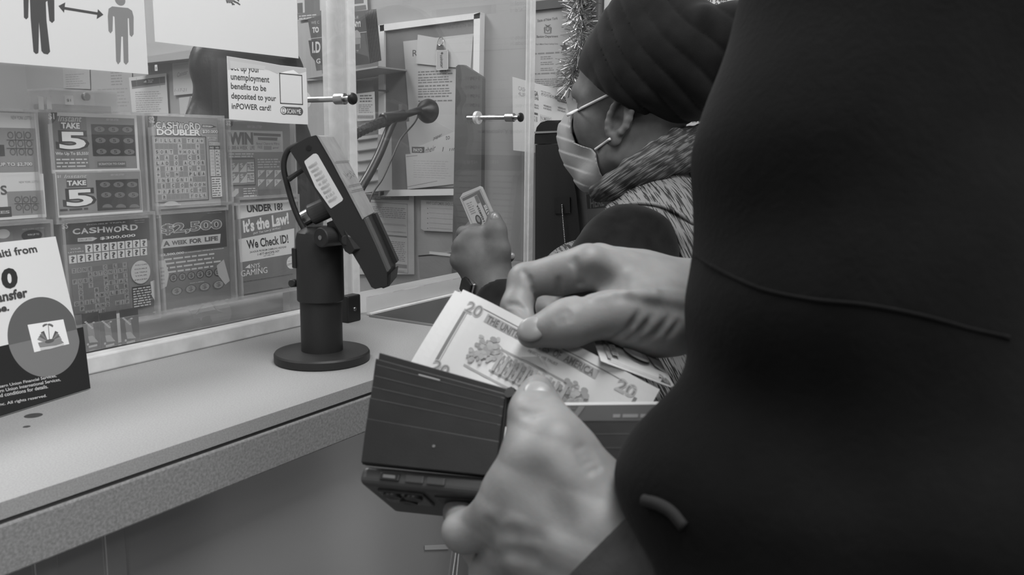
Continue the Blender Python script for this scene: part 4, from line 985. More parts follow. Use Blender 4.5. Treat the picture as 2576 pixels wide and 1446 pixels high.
# black office chair behind the benefits sign
ch = thing('office_chair', onY(640, 300, 1.32), 'black padded office chair behind the torn benefits sign', 'chair')
m_pad = mat('black_leatherette', 0.018, 0.45, 0.4, bump=(200, 0.2))
f = Field(); cc = [onY(*p, 1.32) for p in ((655, 150), (655, 260))]
cx_ = cc[0]; f.ell(cx_ + (0, 0.03, -0.02), (0.135, 0.05, 0.085), k=0.03); f.ell(cx_ + (0.01, 0.05, -0.30), (0.19, 0.05, 0.30), k=0.03)
v, F_ = f.mesh(0.008); solid('backrest', v, F_, [m_pad], ch)
b = MB(); sx, sy = cx_[0] + 0.01, 1.62
b.box((sx - 0.24, 1.40, 0.46), (sx + 0.24, 1.86, 0.54), m_pad); b.build('seat', ch, bevel=0.03)
b = MB(); b.cyl((sx, sy, 0.08), (sx, sy, 0.47), 0.03, m_black); b.tube([(sx, 1.36, 0.75), (sx, 1.42, 0.52), (sx, sy, 0.45)], 0.02, m_black); b.build('column', ch)
for k in range(5):
    a = 2 * PI * k / 5; b = MB(); b.tube([(sx, sy, 0.10), (sx + 0.28 * math.cos(a), sy + 0.28 * math.sin(a), 0.07)], [0.022, 0.014], m_black, 8); b.ball((sx + 0.28 * math.cos(a), sy + 0.28 * math.sin(a), 0.028), 0.028, m_black); b.build('leg', ch)
# locked clear box on top of the dispenser
lb = thing('lock_box', onY(200, 275, 0.915), 'clear plastic lock box with a price card on top of the ticket dispenser', 'box')
a, c = onY(124, 226, 0.905), onY(297, 276, 0.905)
b = MB()
for lo, hi in (((a[0], 0.905, 1.3195), (c[0], 0.907, a[2])), ((a[0], 0.945, 1.3195), (c[0], 0.947, a[2])), ((a[0], 0.907, 1.3195), (a[0] + 0.002, 0.945, a[2])), ((c[0] - 0.002, 0.907, 1.3195), (c[0], 0.945, a[2])), ((a[0], 0.905, a[2]), (c[0], 0.947, a[2] + 0.002))): b.box(lo, hi, m_rim)
b.build('case', lb)
b = MB(); b.box((a[0] + 0.004, 0.912, 1.3195), (c[0] - 0.004, 0.944, 1.327), mat('grey_tray', 0.2)); b.build('tray', lb)
s = Sheet(('Y', 0.9045), 0.0004); s.rectbase((163, 239), (186, 264), 0.62); s.text('$1', (168, 256), (178, 249), 0.15, 0.02); s.make('price_card', None, None, parent=lb)
q = onY(212, 243, 0.905); b = MB(); b.cyl((q[0], 0.905, q[2]), (q[0], 0.899, q[2]), 0.0042, m_metal, 20, bev=0.001); b.build('lock', lb)
for i, (x0_, x1_) in enumerate(((-10, 111), (117, 131))):
    s = Sheet(('Y', 0.897 + 0.004 * i), 0.0006); s.rectbase((x0_ if i else 96, 242 + i), (x1_, 276), 0.5); s.make('paper_slip', 'white paper slip standing at the left end of the lock box, ' + ('right one' if i else 'left one'), 'paper')

# ------------------------------------------------------------------ right wall, customer side
q0 = onX(1502, 300, XW); 
b = MB(); b.box((XW - 0.018, q0[1] - 0.008, 0), (XW, q0[1] + 0.008, CEIL), mat('dark_trim', 0.12, 0.4)); struct(b.build('trim_2', bevel=0.002))
ce = thing('framed_certificate', onX(1390, 130, XS), 'framed state licence certificate on the wall left of the tinsel', 'certificate')
s = wsheet(0.006); s.base([(1330, 27), (1486, 10), (1486, 300), (1330, 300)], 0.36)
s.text('State of New York', (1352, 56), (1403, 49), 0.10, 0.02, tl=(1352, 49)); s.text('Banking Department', (1350, 97), (1404, 96), 0.10, 0.02, tl=(1350, 89))
s.poly([(1373, 67), (1383, 67), (1383, 76), (1378, 80), (1373, 76)], 0.13); s.poly([(1375, 69), (1381, 69), (1381, 75), (1378, 77), (1375, 75)], 0.28); s.poly([(1372, 66), (1368, 70), (1369, 82), (1372, 82)], 0.14); s.poly([(1384, 66), (1388, 70), (1387, 82), (1384, 82)], 0.14); s.poly([(1370, 61), (1378, 64), (1386, 61), (1381, 67), (1375, 67)], 0.12); s.poly([(1367, 82), (1389, 82), (1385, 85), (1371, 85)], 0.2)
s.text('Pay-O-Matic Check Cashing Corp.', (1348, 114), (1404, 113), 0.2, 0.01, tl=(1348, 109))
for y, n in ((131, 1), (141, 2), (155, 2), (170, 2), (182, 1), (198, 4)): s.dash((1342 if n != 2 else 1360, y), (1440 if n != 2 else 1395, y + 4 * n), n, 0.2, 0.4, 0.3)
s.make('paper', None, None, parent=ce)
for pts in (((1326, 6), (1490, -14), (1490, 10), (1326, 28)), ((1326, 20), (1331, 20), (1331, 300), (1326, 300)), ((1485, 0), (1490, 0), (1490, 300), (1485, 300)), ((1326, 299), (1490, 299), (1490, 304), (1326, 304))):
    b = MB(); b.prism([onX(*p, XS - 0.012) for p in pts], (0.0115, 0, 0), mat('dark_frame', 0.10, 0.35)); b.build('frame_bar', ce, bevel=0.0015)
# tinsel garland
tn = thing('tinsel_garland', onX(1455, 0, XS - 0.02), 'shiny tinsel garland hanging down the wall beside the certificate', 'garland')
m_tin = mat('tinsel_foil', 0.48, 0.38, 0.6, metal=1.0)
spine = catmull([onX(x, y, XS - 0.028) for x, y in ((1462, -60), (1458, 0), (1462, 50), (1462, 110), (1448, 165), (1436, 215))], 14)
b = MB(); b.tube(spine, 0.0008, m_tin, 5); b.build('cord', tn)
b = MB(); rng = np.random.RandomState(3)
for k in range(1500):
    p = spine[rng.randint(len(spine))] + rng.normal(size=3) * 0.002; d = unit(rng.normal(size=3) * (0.6, 1, 0.7) + (0, 0, -0.35)); L = rng.uniform(0.022, 0.042); w_ = unit(np.cross(d, rng.normal(size=3))) * 0.0006
    e = p + d * L; e[0] = min(e[0], XS - 0.001); b.add([p - w_, p + w_, e + w_, e - w_], [(0, 1, 2, 3)], m_tin)
o = b.build('foil_strands', tn); o['kind'] = 'stuff'
c = onX(1420, 118, XS - 0.055); n_ = unit(EYE - c); u_ = unit(np.cross((0, 0, 1), n_)); w_ = np.cross(n_, u_)
b = MB(); b.prism([c + (u_ * math.sin(a) + w_ * math.cos(a)) * (0.0095 if i % 2 == 0 else 0.004) for i, a in enumerate(np.linspace(0, 2 * PI, 11)[:-1])], -n_ * 0.0006, mat('star_foil', 0.25, 0.3, metal=0.8)); b.tube([c, c + (0.02, -0.01, 0.01)], 0.0004, m_tin, 4); b.build('star', tn)
# card of draw games
Uc = unit(CM[:, 0] + CM[:, 1] * 0.27); o_ = at(1289, 193, 1.69); s = Sheet((o_, Uc, CM[:, 1] - CM[:, 0] * 0.02), 0.0008); s.Vd = unit(CM[:, 1] - Uc * Uc.dot(CM[:, 1])); s.N = -np.cross(s.U, s.Vd); s.N = s.N if s.N.dot(EYE - o_) > 0 else -s.N
Lc = 0.165
s.base([(1289, 193), (1452, 238), (1452, 396), (1291, 378)], 0.50)
def ct_(t_, x0, y0, x1, h, v=0.12, bold=0.02, k=0.27): s.text(t_, (x0, y0), (x1, y0 + k * (x1 - x0)), v, bold, tl=(x0 - 0.5, y0 - h))
def cb_(x0, y0, x1, h, v, k=0.27): s.poly([(x0, y0 - h), (x1, y0 - h + k * (x1 - x0)), (x1, y0 + k * (x1 - x0)), (x0, y0)], v)
ct_('CASH', 1304, 227, 1324, 11, 0.25); ct_('4LIFE', 1304, 240, 1326, 10, 0.25)
ct_('MEGA', 1334, 238, 1354, 13, 0.10, 0.05); ct_('MILLIONS', 1333, 247, 1355, 8, 0.10, 0.04)
for i, ch_ in enumerate('POWER'):
    x, y = 1365 + i * 7.0, 237 + i * 1.7; s.ell((x, y), 3.6, 4.4, 0.12, 18); s.ell((x, y), 3.0, 3.7, 0.5, 18); ct_(ch_, x - 1.7, y + 1.8, x + 1.7, 4.6, 0.08)
s.ell((1400, 245.5), 4.0, 4.8, 0.15); ct_(NY, 1361, 230, 1386, 2.5, 0.2)
cb_(1402, 254, 1427, 21, 0.14); ct_('NEW YORK', 1404, 241, 1425, 5.5, 0.45); ct_('LOTTO', 1404, 252, 1425, 8, 0.45)
for x, y in ((1335, 263), (1367, 267), (1403, 272)): ct_('WEDNESDAYS', x, y, x + 20, 4.5, 0.18, 0.03); ct_('& SATURDAYS', x, y + 6.5, x + 20, 4.5, 0.18, 0.03)
cb_(1335, 285, 1353, 5, 0.08); ct_('PICK 10', 1336, 303, 1352, 14, 0.12, 0.02); cb_(1359, 304, 1387, 16, 0.30); cb_(1360, 303, 1386, 14, 0.48); ct_('NUMBERS', 1361, 302, 1385, 11, 0.15, 0.01); ct_('WIN 4', 1402, 312, 1424, 9, 0.15, 0.02)
s.make('draw_games_card', 'white card of lottery draw games behind the free edge of the panel', 'card')
# dark standing kiosk
XK = 1.405
kz = CT + 0.0025
def kp(pts): return [onX(*p, XK) for p in pts]
def dn(px): q = onX(px, 600, XK); return np.array([XK, q[1], kz])
ki = thing('kiosk', np.array([XK + 0.04, 0.83, kz]), 'tall black counter kiosk with a glossy cap, left of the masked person', 'kiosk')
KD = ray(1402, 372) * (1, 1, 0); KD = unit(KD)
m_kiosk = mat('black_kiosk', 0.014, 0.5, 0.35, bump=(900, 0.08))
b = MB(); b.prism(kp([(1347, 364), (1430, 362), (1438, 425), (1449, 486), (1455, 540), (1460, 600)]) + [dn(1463), dn(1347)], KD * 0.085, m_kiosk); b.build('body', ki, bevel=0.003)
b = MB(); b.prism(kp([(1345, 362), (1345, 340), (1350, 320), (1360, 308), (1376, 303), (1424, 302), (1428, 330), (1431, 361)]) , KD * 0.088, mat('gloss_black', 0.018, 0.12, 0.6)); b.build('cap', ki, bevel=0.003)
b = MB(); b.prism([p - np.array([0.0015, 0, 0]) for p in kp([(1345, 331), (1428, 328), (1428, 332), (1345, 336)])], (0.0016, 0, 0), mat('worn_steel_lip', 0.35, 0.35)); b.build('trim_line', ki)
b = MB(); b.prism([p + np.array([0.012, 0, 0]) for p in kp([(1428, 410), (1444, 428), (1462, 452), (1472, 543), (1476, 600)])] + [dn(1478) + (0.012, 0, 0), dn(1454) + (0.012, 0, 0)], KD * 0.05, mat('grey_side', 0.12, 0.5)); b.build('side_cheek', ki)
s = Sheet(('X', XK - 0.0001), 0.0001); s.frame((1347, 370), (1362, 394), 0.0006, 0.03); s.make('latch_outline', None, None, parent=ki)
b = MB(); b.prism([p - np.array([0.0025, 0, 0]) for p in kp([(1396, 495), (1435, 495), (1436, 536), (1396, 537)])], (0.003, 0, 0), m_black); o = b.build('chain_plate', ki, bevel=0.0012)
pen = thing('bead_chain', onX(1414, 515, XK - 0.004), 'steel bead chain hanging from the black square plate on the kiosk', 'chain')
for k in range(24):
    p = onX(1414 + 0.35 * k * 0.8 + 0.004 * k * k, 516 + k * 4.4, XK - 0.0048); 
    b = MB(); b.ball(p, 0.00155, m_metal, 8, 6)
    if k < 23: b.tube([p, onX(1414 + 0.35 * (k + 1) * 0.8, 516 + (k + 1) * 4.4, XK - 0.0048)], 0.0005, m_metal, 4)
    o = b.build('bead', pen, smooth=True)
s = wsheet(0.0175); s.base([(1458, 440), (1560, 455), (1560, 580), (1466, 560)], 0.22); s.poly([(1460, 441), (1530, 450), (1530, 478), (1463, 470)], 0.40)
s.poly([(1473, 526), (1560, 520), (1560, 580), (1475, 575)], 0.55); s.text('Check Your', (1472, 489), (1530, 486), 0.6, 0.01, tl=(1471, 478)); s.text('HERE', (1485, 524), (1520, 517), 0.62, 0.02, tl=(1484, 500))
s.make('check_here_sign', 'grey sign reading check your HERE behind the collar of the masked person', 'sign')
# fee board on the wall behind the customer; it is also what shows, reversed, in the right panel
fb = Sheet(('X', XS - 0.004), 0.0035); YA, YZ = q0[1] - 0.012, 0.20
U0 = -YA
fb.base([('uv', -YA, 1.0 - 1.66), ('uv', -YZ, 1.0 - 1.66), ('uv', -YZ, 1.0 - 0.98), ('uv', -YA, 1.0 - 0.98)], 0.62)
def real(px, py):                       # where a point seen mirrored in the panel really is on the board
    q = onX(px, py, XS - 0.004); return (-(2 * YR - q[1]), 1.0 - q[2])
def btext(sx, pxl, pxr, py, hpx, v=0.06, bold=0.02):
    a = real(pxl, py); c = real(pxr, py); h = hpx * 1.78 / FPX; y = (a[1] + c[1]) / 2
    fb.text(sx, ('uv', a[0], y), ('uv', c[0], y - h), v, bold)
def dots(pxl, pxr, py):
    a = real(pxl, py); c = real(pxr, py); y = (a[1] + c[1]) / 2; n = int(abs(c[0] - a[0]) / 0.0026)
    for k in range(n): fb.poly_uv([(a[0] + k * .0026, y - .0006), (a[0] + k * .0026 + .0013, y - .0006), (a[0] + k * .0026 + .0013, y + .0002), (a[0] + k * .0026, y + .0002)], 0.12, 0.0002)
for py, tl_, pr_, pr2 in ((12, 'International', None, '$2.75'), (28, 'Phone Card', '$1.99', '2.14'), (98, 'Dollar Loads', '$3.95', None), (112, 'Card Loads', '$2.95', '8.99'), (203, None, '$4.99', '3.89'), (225, None, '$4.99', '3.99'), (247, 'Consumers', '$4.99', '2.89'), (270, 'Internet', '$4.99', None), (293, None, 'n/a', '1.99'), (312, None, '$4.99', '2.99')):
    if tl_: btext(tl_, 1362, 1290, py, 11)
    dots(1285, 1215, py)
    if pr_: btext(pr_, 1202, 1176, py, 10)
    dots(1170, 1040, py)
    if pr2: btext(pr2, 1030, 1006, py, 10)
    dots(1000, 910, py)
btext('2.75% (plus 1% of value over $1)', 1160, 1012, 76, 12)
btext('Parkers & Moving Violations', 1400, 1208, 338, 13, 0.05, 0.04); dots(1200, 1060, 338); dots(1360, 1130, 358); dots(1360, 1130, 378)
a, c = real(1372, 392), real(1135, 425); fb.poly_uv([a, (c[0], a[1]), c, (a[0], c[1])], 0.10); btext('FEE', 1248, 1230, 412, 9, 0.6, 0.03); btext('PAY SERVICES', 1195, 1140, 412, 9, 0.6, 0.03)
for k in range(11):
    py = 430 + k * 15
    btext('Ask for details or current rate', 1300, 1235, py, 6.5, 0.1, 0.02); dots(1365, 1305, py + 4); btext('Item %d - bill payment' % (k + 1) if False else 'Bill payment', 1195, 1150, py, 6.5, 0.1, 0.02)
a, c = real(1372, 120), real(905, 145); fb.poly_uv([a, (c[0], a[1]), c, (a[0], c[1])], 0.30)
fb.rect((1690, -30), (1900, -22), 0.1)
fb.ell((1760, 6), 9, 9, 0.15); fb.ell((1760, 6), 7, 7, 0.62)
fb.text('EBT Amt', (1770, 7), (1830, 2), 0.10, 0.04, tl=(1770, -10)); fb.text('Card Options:', (1741, 25), (1862, 21), 0.10, 0.03, 0.2, tl=(1741, 12))
fb.make('fee_board', 'large white price board on the wall behind the head wrap, reading options', 'board')
# ------------------------------------------------------------------ people: shared head builder
def head_field(o, F, L, Uq, s=1.0, ears=True, eye=True):
    """o: point midway between the ears; F, L, Uq: forward, left, up axes."""
    o = np.array(o); R = np.column_stack([F, L, Uq])
    T = lambda x, y, z: o + R @ (np.array([x, y, z]) * s)
    f = Field()
    f.ell(T(-0.008, 0, 0.052), np.array([0.098, 0.076, 0.088]) * s, R, 0.02)
    f.ell(T(0.042, 0, 0.045), np.array([0.058, 0.062, 0.060]) * s, R, 0.02)
    f.ell(T(0.045, 0, -0.030), np.array([0.050, 0.058, 0.070]) * s, R, 0.025)
    for g in (-1, 1):
        f.ell(T(0.062, g * 0.040, -0.014), np.array([0.026, 0.025, 0.026]) * s, R, 0.03)
        f.chain([T(0.002, g * 0.056, -0.030), T(0.012, g * 0.052, -0.064), T(0.060, g * 0.026, -0.098), T(0.078, 0, -0.104)], [0.016 * s, 0.016 * s, 0.016 * s, 0.017 * s], 0.02)
        f.chain([T(0.091, g * 0.008, 0.030), T(0.083, g * 0.038, 0.036), T(0.064, g * 0.053, 0.028)], [0.009 * s, 0.009 * s, 0.008 * s], 0.020)
        f.cone(T(0.102, g * 0.013, -0.026), T(0.098, g * 0.014, -0.028), 0.008 * s, 0.008 * s, 0.006)
    f.ell(T(0.072, 0, -0.062), np.array([0.032, 0.034, 0.034]) * s, R, 0.02)
    f.chain([T(0.090, 0, 0.022), T(0.104, 0, -0.004), T(0.117, 0, -0.024)], [0.008 * s, 0.009 * s, 0.0115 * s], 0.012)
    f.chain([T(0.094, -0.020, -0.060), T(0.101, 0, -0.058), T(0.094, 0.020, -0.060)], [0.004 * s, 0.0055 * s, 0.004 * s], 0.006)
    f.chain([T(0.092, -0.018, -0.071), T(0.099, 0, -0.072), T(0.092, 0.018, -0.071)], [0.005 * s, 0.0065 * s, 0.005 * s], 0.006)
    f.chain([T(-0.022, 0, -0.03), T(-0.034, 0, -0.12), T(-0.045, 0, -0.20)], [0.054 * s, 0.053 * s, 0.062 * s], 0.03)
    for g in (-1, 1):
        if eye: f.carve(T(0.096, g * 0.030, 0.014), T(0.090, g * 0.042, 0.014), 0.011 * s, 0.008 * s, 0.012)
    return f, T, R
def add_eyes_ears(f, T, R, s):
    """second stage, kept out of the socket carving."""
    g2 = Field(); T0 = T; TE = lambda x, y, z: T0(x + 0.008, y, z * 1.08 - 0.009)
    for g in (-1, 1):
        g2.ell(T(0.078, g * 0.033, 0.015), np.array([0.0135] * 3) * s, R, 0.003)
        pts = [TE(-0.014 + 0.0175 * math.cos(a) - 0.009 * math.sin(a), g * 0.0835, 0.003 + 0.029 * math.sin(a)) for a in np.linspace(-1.0, 4.0, 14)]
        g2.chain(pts, [0.0044 * s] * len(pts), 0.004)
        g2.ell(TE(-0.013, g * 0.0735, 0.002), np.array([0.019, 0.0060, 0.029]) * s, R, 0.006)
        g2.chain([TE(-0.024, g * 0.0815, 0.016), TE(-0.025, g * 0.0825, -0.002), TE(-0.014, g * 0.0815, -0.016)], [0.0036 * s, 0.0038 * s, 0.0034 * s], 0.006)
        g2.ell(TE(-0.005, g * 0.0795, -0.0285), np.array([0.0115, 0.0055, 0.0115]) * s, R, 0.008)
        g2.cone(TE(0.003, g * 0.0755, 0.002), TE(0.002, g * 0.0785, -0.006), 0.0055 * s, 0.0045 * s, 0.006)
        g2.carve(TE(-0.011, g * 0.0930, -0.003), TE(-0.009, g * 0.0815, -0.003), 0.0120 * s, 0.0070 * s, 0.006)
    return g2
class Two:
    """smooth union of several fields, each with its own carving."""
    def __init__(s, fs, ks): s.fs = fs; s.ks = ks
    def build(s):
        out = Field(); n = [len(f.items) for f in s.fs]
        for f in s.fs: out.items += f.items
        def val(P, near=None, _s=s, n=n):
            d = None; k0 = 0
            for f, m, k in zip(_s.fs, n, _s.ks):
                nr = None if near is None else near[k0:k0 + m]; k0 += m
                if nr is not None and not nr.any(): continue
                e = f.val(P, nr)
                if d is None: d = e
                else: h = np.maximum(k - np.abs(d - e), 0) / k; d = np.minimum(d, e) - h * h * k * 0.25
            return d if d is not None else np.full(len(P), 0.5)
        out.val = val
        return out

# ------------------------------------------------------------------ the customer at the far end of the counter
m_skin_w = mat('dark_brown_skin', 0.115, 0.6, 0.25, noise=(55, 0.16, 5), bump=(900, 0.10, 0.001))
m_nail = mat('finger_nail', 0.22, 0.25, 0.5)
HO = at(1601, 290, 1.38); ca, sa = math.cos(math.radians(30)), math.sin(math.radians(30))
fh = _f * (1, 1, 0); fh = unit(fh); rh = np.cross(fh, (0, 0, 1)); rh = unit(rh)
HF = -ca * rh + sa * fh; HU = np.array([0, 0, 1.0]); HL = np.cross(HU, HF)
HS = 0.97
hf, HT, HR = head_field(HO, HF, HL, HU, HS)
he = add_eyes_ears(hf, HT, HR, HS)
wm = thing('person', np.array([HO[0], 0.55, 0.0]), 'person in a dark head wrap, face mask and patterned vest holding cash at the counter', 'person')
def over_counter(P, d): return np.maximum(d, np.minimum(1.0545 - P[:, 2], P[:, 1] - 0.575))
WRI = at(1232, 716, 1.200); ELB = at(1400, 965, 1.030); SHO = at(1578, 652, 1.215)
hand = Field()
q = lambda x, y, d: at(x, y, d)
kn = [q(1216, 592, 1.188), q(1183, 595, 1.184), q(1160, 618, 1.184), q(1152, 655, 1.188)]
for i, (m_, r_) in enumerate(zip(kn, (0.0125, 0.0125, 0.0120, 0.0115))): hand.cone(q(1222 + i * 6 - 8, 690, 1.198), m_, 0.021, r_, 0.014)
hand.cone(WRI, q(1212, 665, 1.196), 0.0255, 0.024, 0.02); hand.cone(q(1195, 640, 1.196), q(1240, 650, 1.196), 0.021, 0.02, 0.016)
fing = [[kn[0], q(1190, 572, 1.222), q(1222, 565, 1.240), q(1243, 575, 1.226)], [kn[1], q(1166, 586, 1.228), q(1215, 606, 1.245), q(1271, 617, 1.226)],
        [kn[2], q(1152, 622, 1.228), q(1212, 642, 1.244), q(1281, 645, 1.216)], [kn[3], q(1152, 664, 1.222), q(1210, 672, 1.236), q(1273, 667, 1.214)]]
for ch, rr in zip(fing, ((0.0105, 0.0095, 0.0085, 0.0075), (0.0105, 0.0095, 0.0085, 0.0072), (0.010, 0.009, 0.0085, 0.0078), (0.009, 0.0085, 0.0078, 0.0068))): hand.chain(ch, rr, 0.004)
hand.chain([q(1244, 690, 1.190), q(1254, 628, 1.180), q(1249, 580, 1.180), q(1243, 549, 1.186)], [0.021, 0.0140, 0.0118, 0.0098], 0.012)
hand.chain([WRI, WRI + (ELB - WRI) * 0.35, ELB], [0.0255, 0.030, 0.036], 0.02)
hand.chain([ELB, SHO], [0.036, 0.045], 0.02)
hand.disps.append(over_counter)
core = Field(); core.disps.append(over_counter); NB = HT(-0.045, 0, -0.20)
core.chain([NB, np.array([1.28, 0.47, 1.05]), np.array([1.28, 0.45, 0.85])], [0.06, 0.085, 0.09], 0.05); core.chain([SHO, NB + np.array([0, 0, -0.03]), np.array([1.41, 0.53, 1.12])], [0.045, 0.05, 0.045], 0.04)
allw = Two([hf, he, core, hand], [1, 0.004, 0.03, 0.03]).build()
v, F_ = allw.mesh(0.0019, margin=0.012); v = relax(v, F_, 1, 0.4); v, F_ = main_piece(v, F_)
ctr = v[F_].mean(1); mi = np.zeros(len(F_), int)
def nail_cap(name, par, p, ax, up, hl, hw, m):
    up = unit(up - ax * up.dot(ax)); sd = np.cross(ax, up); b = MB(); b.ball((0, 0, 0), 1.0, m, 28, 18)
    b.v = [tuple(p - up * 0.0024 + ax * x * hl + sd * y * hw + up * z * 0.0032) for x, y, z in b.v]; return b.build(name, par, smooth=True)
def nail(c, ax, rad, L): 
    d = ctr - c; t = d @ ax; rr = np.linalg.norm(d - t[:, None] * ax, axis=1); return (np.abs(t) < L) & (rr < rad)
tv = unit(at(1243, 545, 1.18) - at(1249, 580, 1.18)); 

de = np.minimum(np.linalg.norm(ctr - HT(0.088, 0.034, 0.0145), axis=1), np.linalg.norm(ctr - HT(0.088, -0.034, 0.0145), axis=1)); mi[de < 0.0075] = 2
dbr = np.stack([Field._cone(ctr, HT(0.096, g * 0.014, 0.036), HT(0.082, g * 0.048, 0.044), 0.005, 0.004) for g in (-1, 1)]).min(0); mi[dbr < 0.002] = 3
solid('body', v, F_, [m_skin_w, m_nail, mat('eye_white', 0.45, 0.2), mat('brow_hair', 0.02, 0.6)], wm, mi)
np_ = trace(hand.val, 1245, 549, 1.1, 1.3, 600)
if np_ is not None: nail_cap('thumb_nail', wm, np_, tv, -_f + 0.15 * CM[:, 0], 0.0078, 0.0060, m_nail)
np_ = trace(hand.val, 1287, 644, 1.1, 1.3, 600)
if np_ is not None: nail_cap('finger_nail', wm, np_, unit(CM[:, 0] + 0.1 * CM[:, 1]), -_f, 0.0048, 0.0052, m_nail)

# head wrap
m_wrap = mat('black_fleece', 0.0075, 0.9, 0.1, noise=(40, 0.35, 5), bump=(900, 0.25, 0.0012), sheen=0.10)
wr = Field()
wr.ell(HT(-0.050, 0, 0.084), np.array([0.128, 0.104, 0.098]), HR, 0.03); wr.ell(HT(0.004, 0, 0.070), np.array([0.089, 0.086, 0.072]), HR, 0.03)
wr.ell(HT(-0.160, 0.01, 0.104), np.array([0.072, 0.066, 0.060]), HR, 0.012); wr.ell(HT(-0.025, 0, 0.138), np.array([0.080, 0.080, 0.068]), HR, 0.02)
wr.ell(HT(-0.012, 0.079, 0.042), (0.046, 0.024, 0.036), HR, 0.02)
wr.chain([HT(-0.13, 0.05, 0.138), HT(-0.17, 0.045, 0.125), HT(-0.205, 0.02, 0.10)], [0.022, 0.026, 0.024], 0.012)
def folds(P, d):
    q_ = (P - HO) @ HR; x, y, z = q_[:, 0], q_[:, 1], q_[:, 2]
    s_ = 0.78 * x - 0.62 * z + 1.2 * (x + 0.05) ** 2 + 0.004 * vnoise(P, 26, 3)
    a = s_ * 2 * PI / 0.031 + 0.9 * vnoise(P, 17, 5)
    amp = np.clip((0.055 - x) / 0.05, 0.12, 1.0)
    d = d - amp * (0.0050 * np.abs(np.sin(a / 2)) ** 0.6 - 0.0030) - 0.0008 * vnoise(P, 60, 8)
    zb = 0.021 + 0.66 * x + 0.12 * np.maximum(-x - 0.03, 0)
    return np.maximum(d, (zb * HS - z) * 0.82)
wr.disps.append(folds)
v, F_ = wr.mesh(0.0026, margin=0.012); v = relax(v, F_, 1, 0.4); v, F_ = main_piece(v, F_)
hw = solid('head_wrap', v, F_, [m_wrap], wm)
b = MB(); c = HT(-0.118, 0.088, 0.060); b.tube(catmull([at(1735, 178, 1.262), at(1742, 196, 1.258), at(1756, 212, 1.258)], 4), [0.003] * 9, mat('wrap_edge', 0.05, 0.8), 6); b.build('loose_hem', hw)

# face mask
m_mask = mat('pleated_mask', 0.31, 0.75, 0.1, noise=(30, 0.06), bump=(300, 0.1))
mk = Field(); mk.items = list(hf.items[:])
def mask_shape(P, d):
    q_ = ((P - HO) @ HR) / HS; x, y, z = q_[:, 0], q_[:, 1], q_[:, 2]
    fz = ((z + 0.13 + 0.2 * (0.1 - x)) / 0.0225) % 1.0; d2 = d - 0.0042 - 0.0016 * np.where(fz < 0.9, fz / 0.9, (1 - fz) / 0.1) * np.clip((x - 0.045) / 0.03, 0, 1)
    xb = np.interp(z, [-0.14, -0.112, -0.085, -0.062, -0.054, -0.049, -0.045, -0.030, -0.010, 0.005], [0.030, 0.034, 0.038, 0.043, 0.052, 0.074, 0.086, 0.092, 0.096, 0.102])
    return np.maximum.reduce([d2, -(d - 0.0012), (xb - x) * 0.8, (z - 0.004) * 0.9, (-0.128 - z)])
mk.cuts = []; mk.disps = [mask_shape]
mk.ell(HT(0.098, 0, -0.045), np.array([0.034, 0.030, 0.045]) * HS, HR, 0.03)
mk.items = [i for i in mk.items if not (i[0] == 'c' and i[3] > 0.05 * HS)]
v, F_ = mk.mesh(0.0014, lo=HT(0.08, 0, -0.06) - 0.11, hi=HT(0.08, 0, -0.06) + 0.11); v = relax(v, F_, 1, 0.4); v, F_ = main_piece(v, F_, 200)
ms = solid('face_mask', v, F_, [m_mask], wm)
def skin_pt(px, py, off=0.002):
    t = np.linspace(1.15, 1.5, 700); P_ = EYE + ray(px, py) * t[:, None]; vv = allw.val(P_); k = np.argmax(vv < 0)
    return EYE + ray(px, py) * (t[k] - off)
for (xa_, ya_), (xb_, yb_) in (((1426, 290), (1533, 237)), ((1497, 376), (1535, 349))):
    b = MB(); b.tube([skin_pt(xa_ + (xb_ - xa_) * k / 12, ya_ + (yb_ - ya_) * k / 12, off=0.0045 - 0.002 * k / 12) for k in range(13)], 0.0021, mat('elastic_loop', 0.62, 0.6), 8); b.build('ear_loop', ms, smooth=True)

# vest
m_vest = bpy.data.materials.new('streaked_vest_fabric'); m_vest.use_nodes = True
nt = m_vest.node_tree; N = nt.nodes; L_ = nt.links; bs = N['Principled BSDF']; bs.inputs['Roughness'].default_value = 0.6; bs.inputs['Specular IOR Level'].default_value = 0.3
tc = N.new('ShaderNodeTexCoord'); mp = N.new('ShaderNodeMapping'); mp.vector_type = 'TEXTURE'; mp.inputs['Rotation'].default_value = Vector((0.52, -0.72, 0.46)).to_track_quat('Z', 'Y').to_euler(); mp.inputs['Scale'].default_value = (1 / 34.0, 1 / 34.0, 1 / 470.0)
L_.new(tc.outputs['Object'], mp.inputs[0])
nz = N.new('ShaderNodeTexNoise'); nz.inputs['Scale'].default_value = 1.0; nz.inputs['Detail'].default_value = 3; nz.inputs['Distortion'].default_value = 0.35; L_.new(mp.outputs[0], nz.inputs['Vector'])
cr = N.new('ShaderNodeValToRGB'); e = cr.color_ramp.elements; e[0].position = 0.43; e[0].color = (0.02,) * 3 + (1,); e[1].position = 0.49; e[1].color = (0.17,) * 3 + (1,)
L_.new(nz.outputs['Fac'], cr.inputs[0]); L_.new(cr.outputs[0], bs.inputs['Base Color'])
bp = N.new('ShaderNodeBump'); bp.inputs['Strength'].default_value = 0.4; bp.inputs['Distance'].default_value = 0.002; L_.new(nz.outputs['Fac'], bp.inputs['Height']); L_.new(bp.outputs[0], bs.inputs['Normal'])
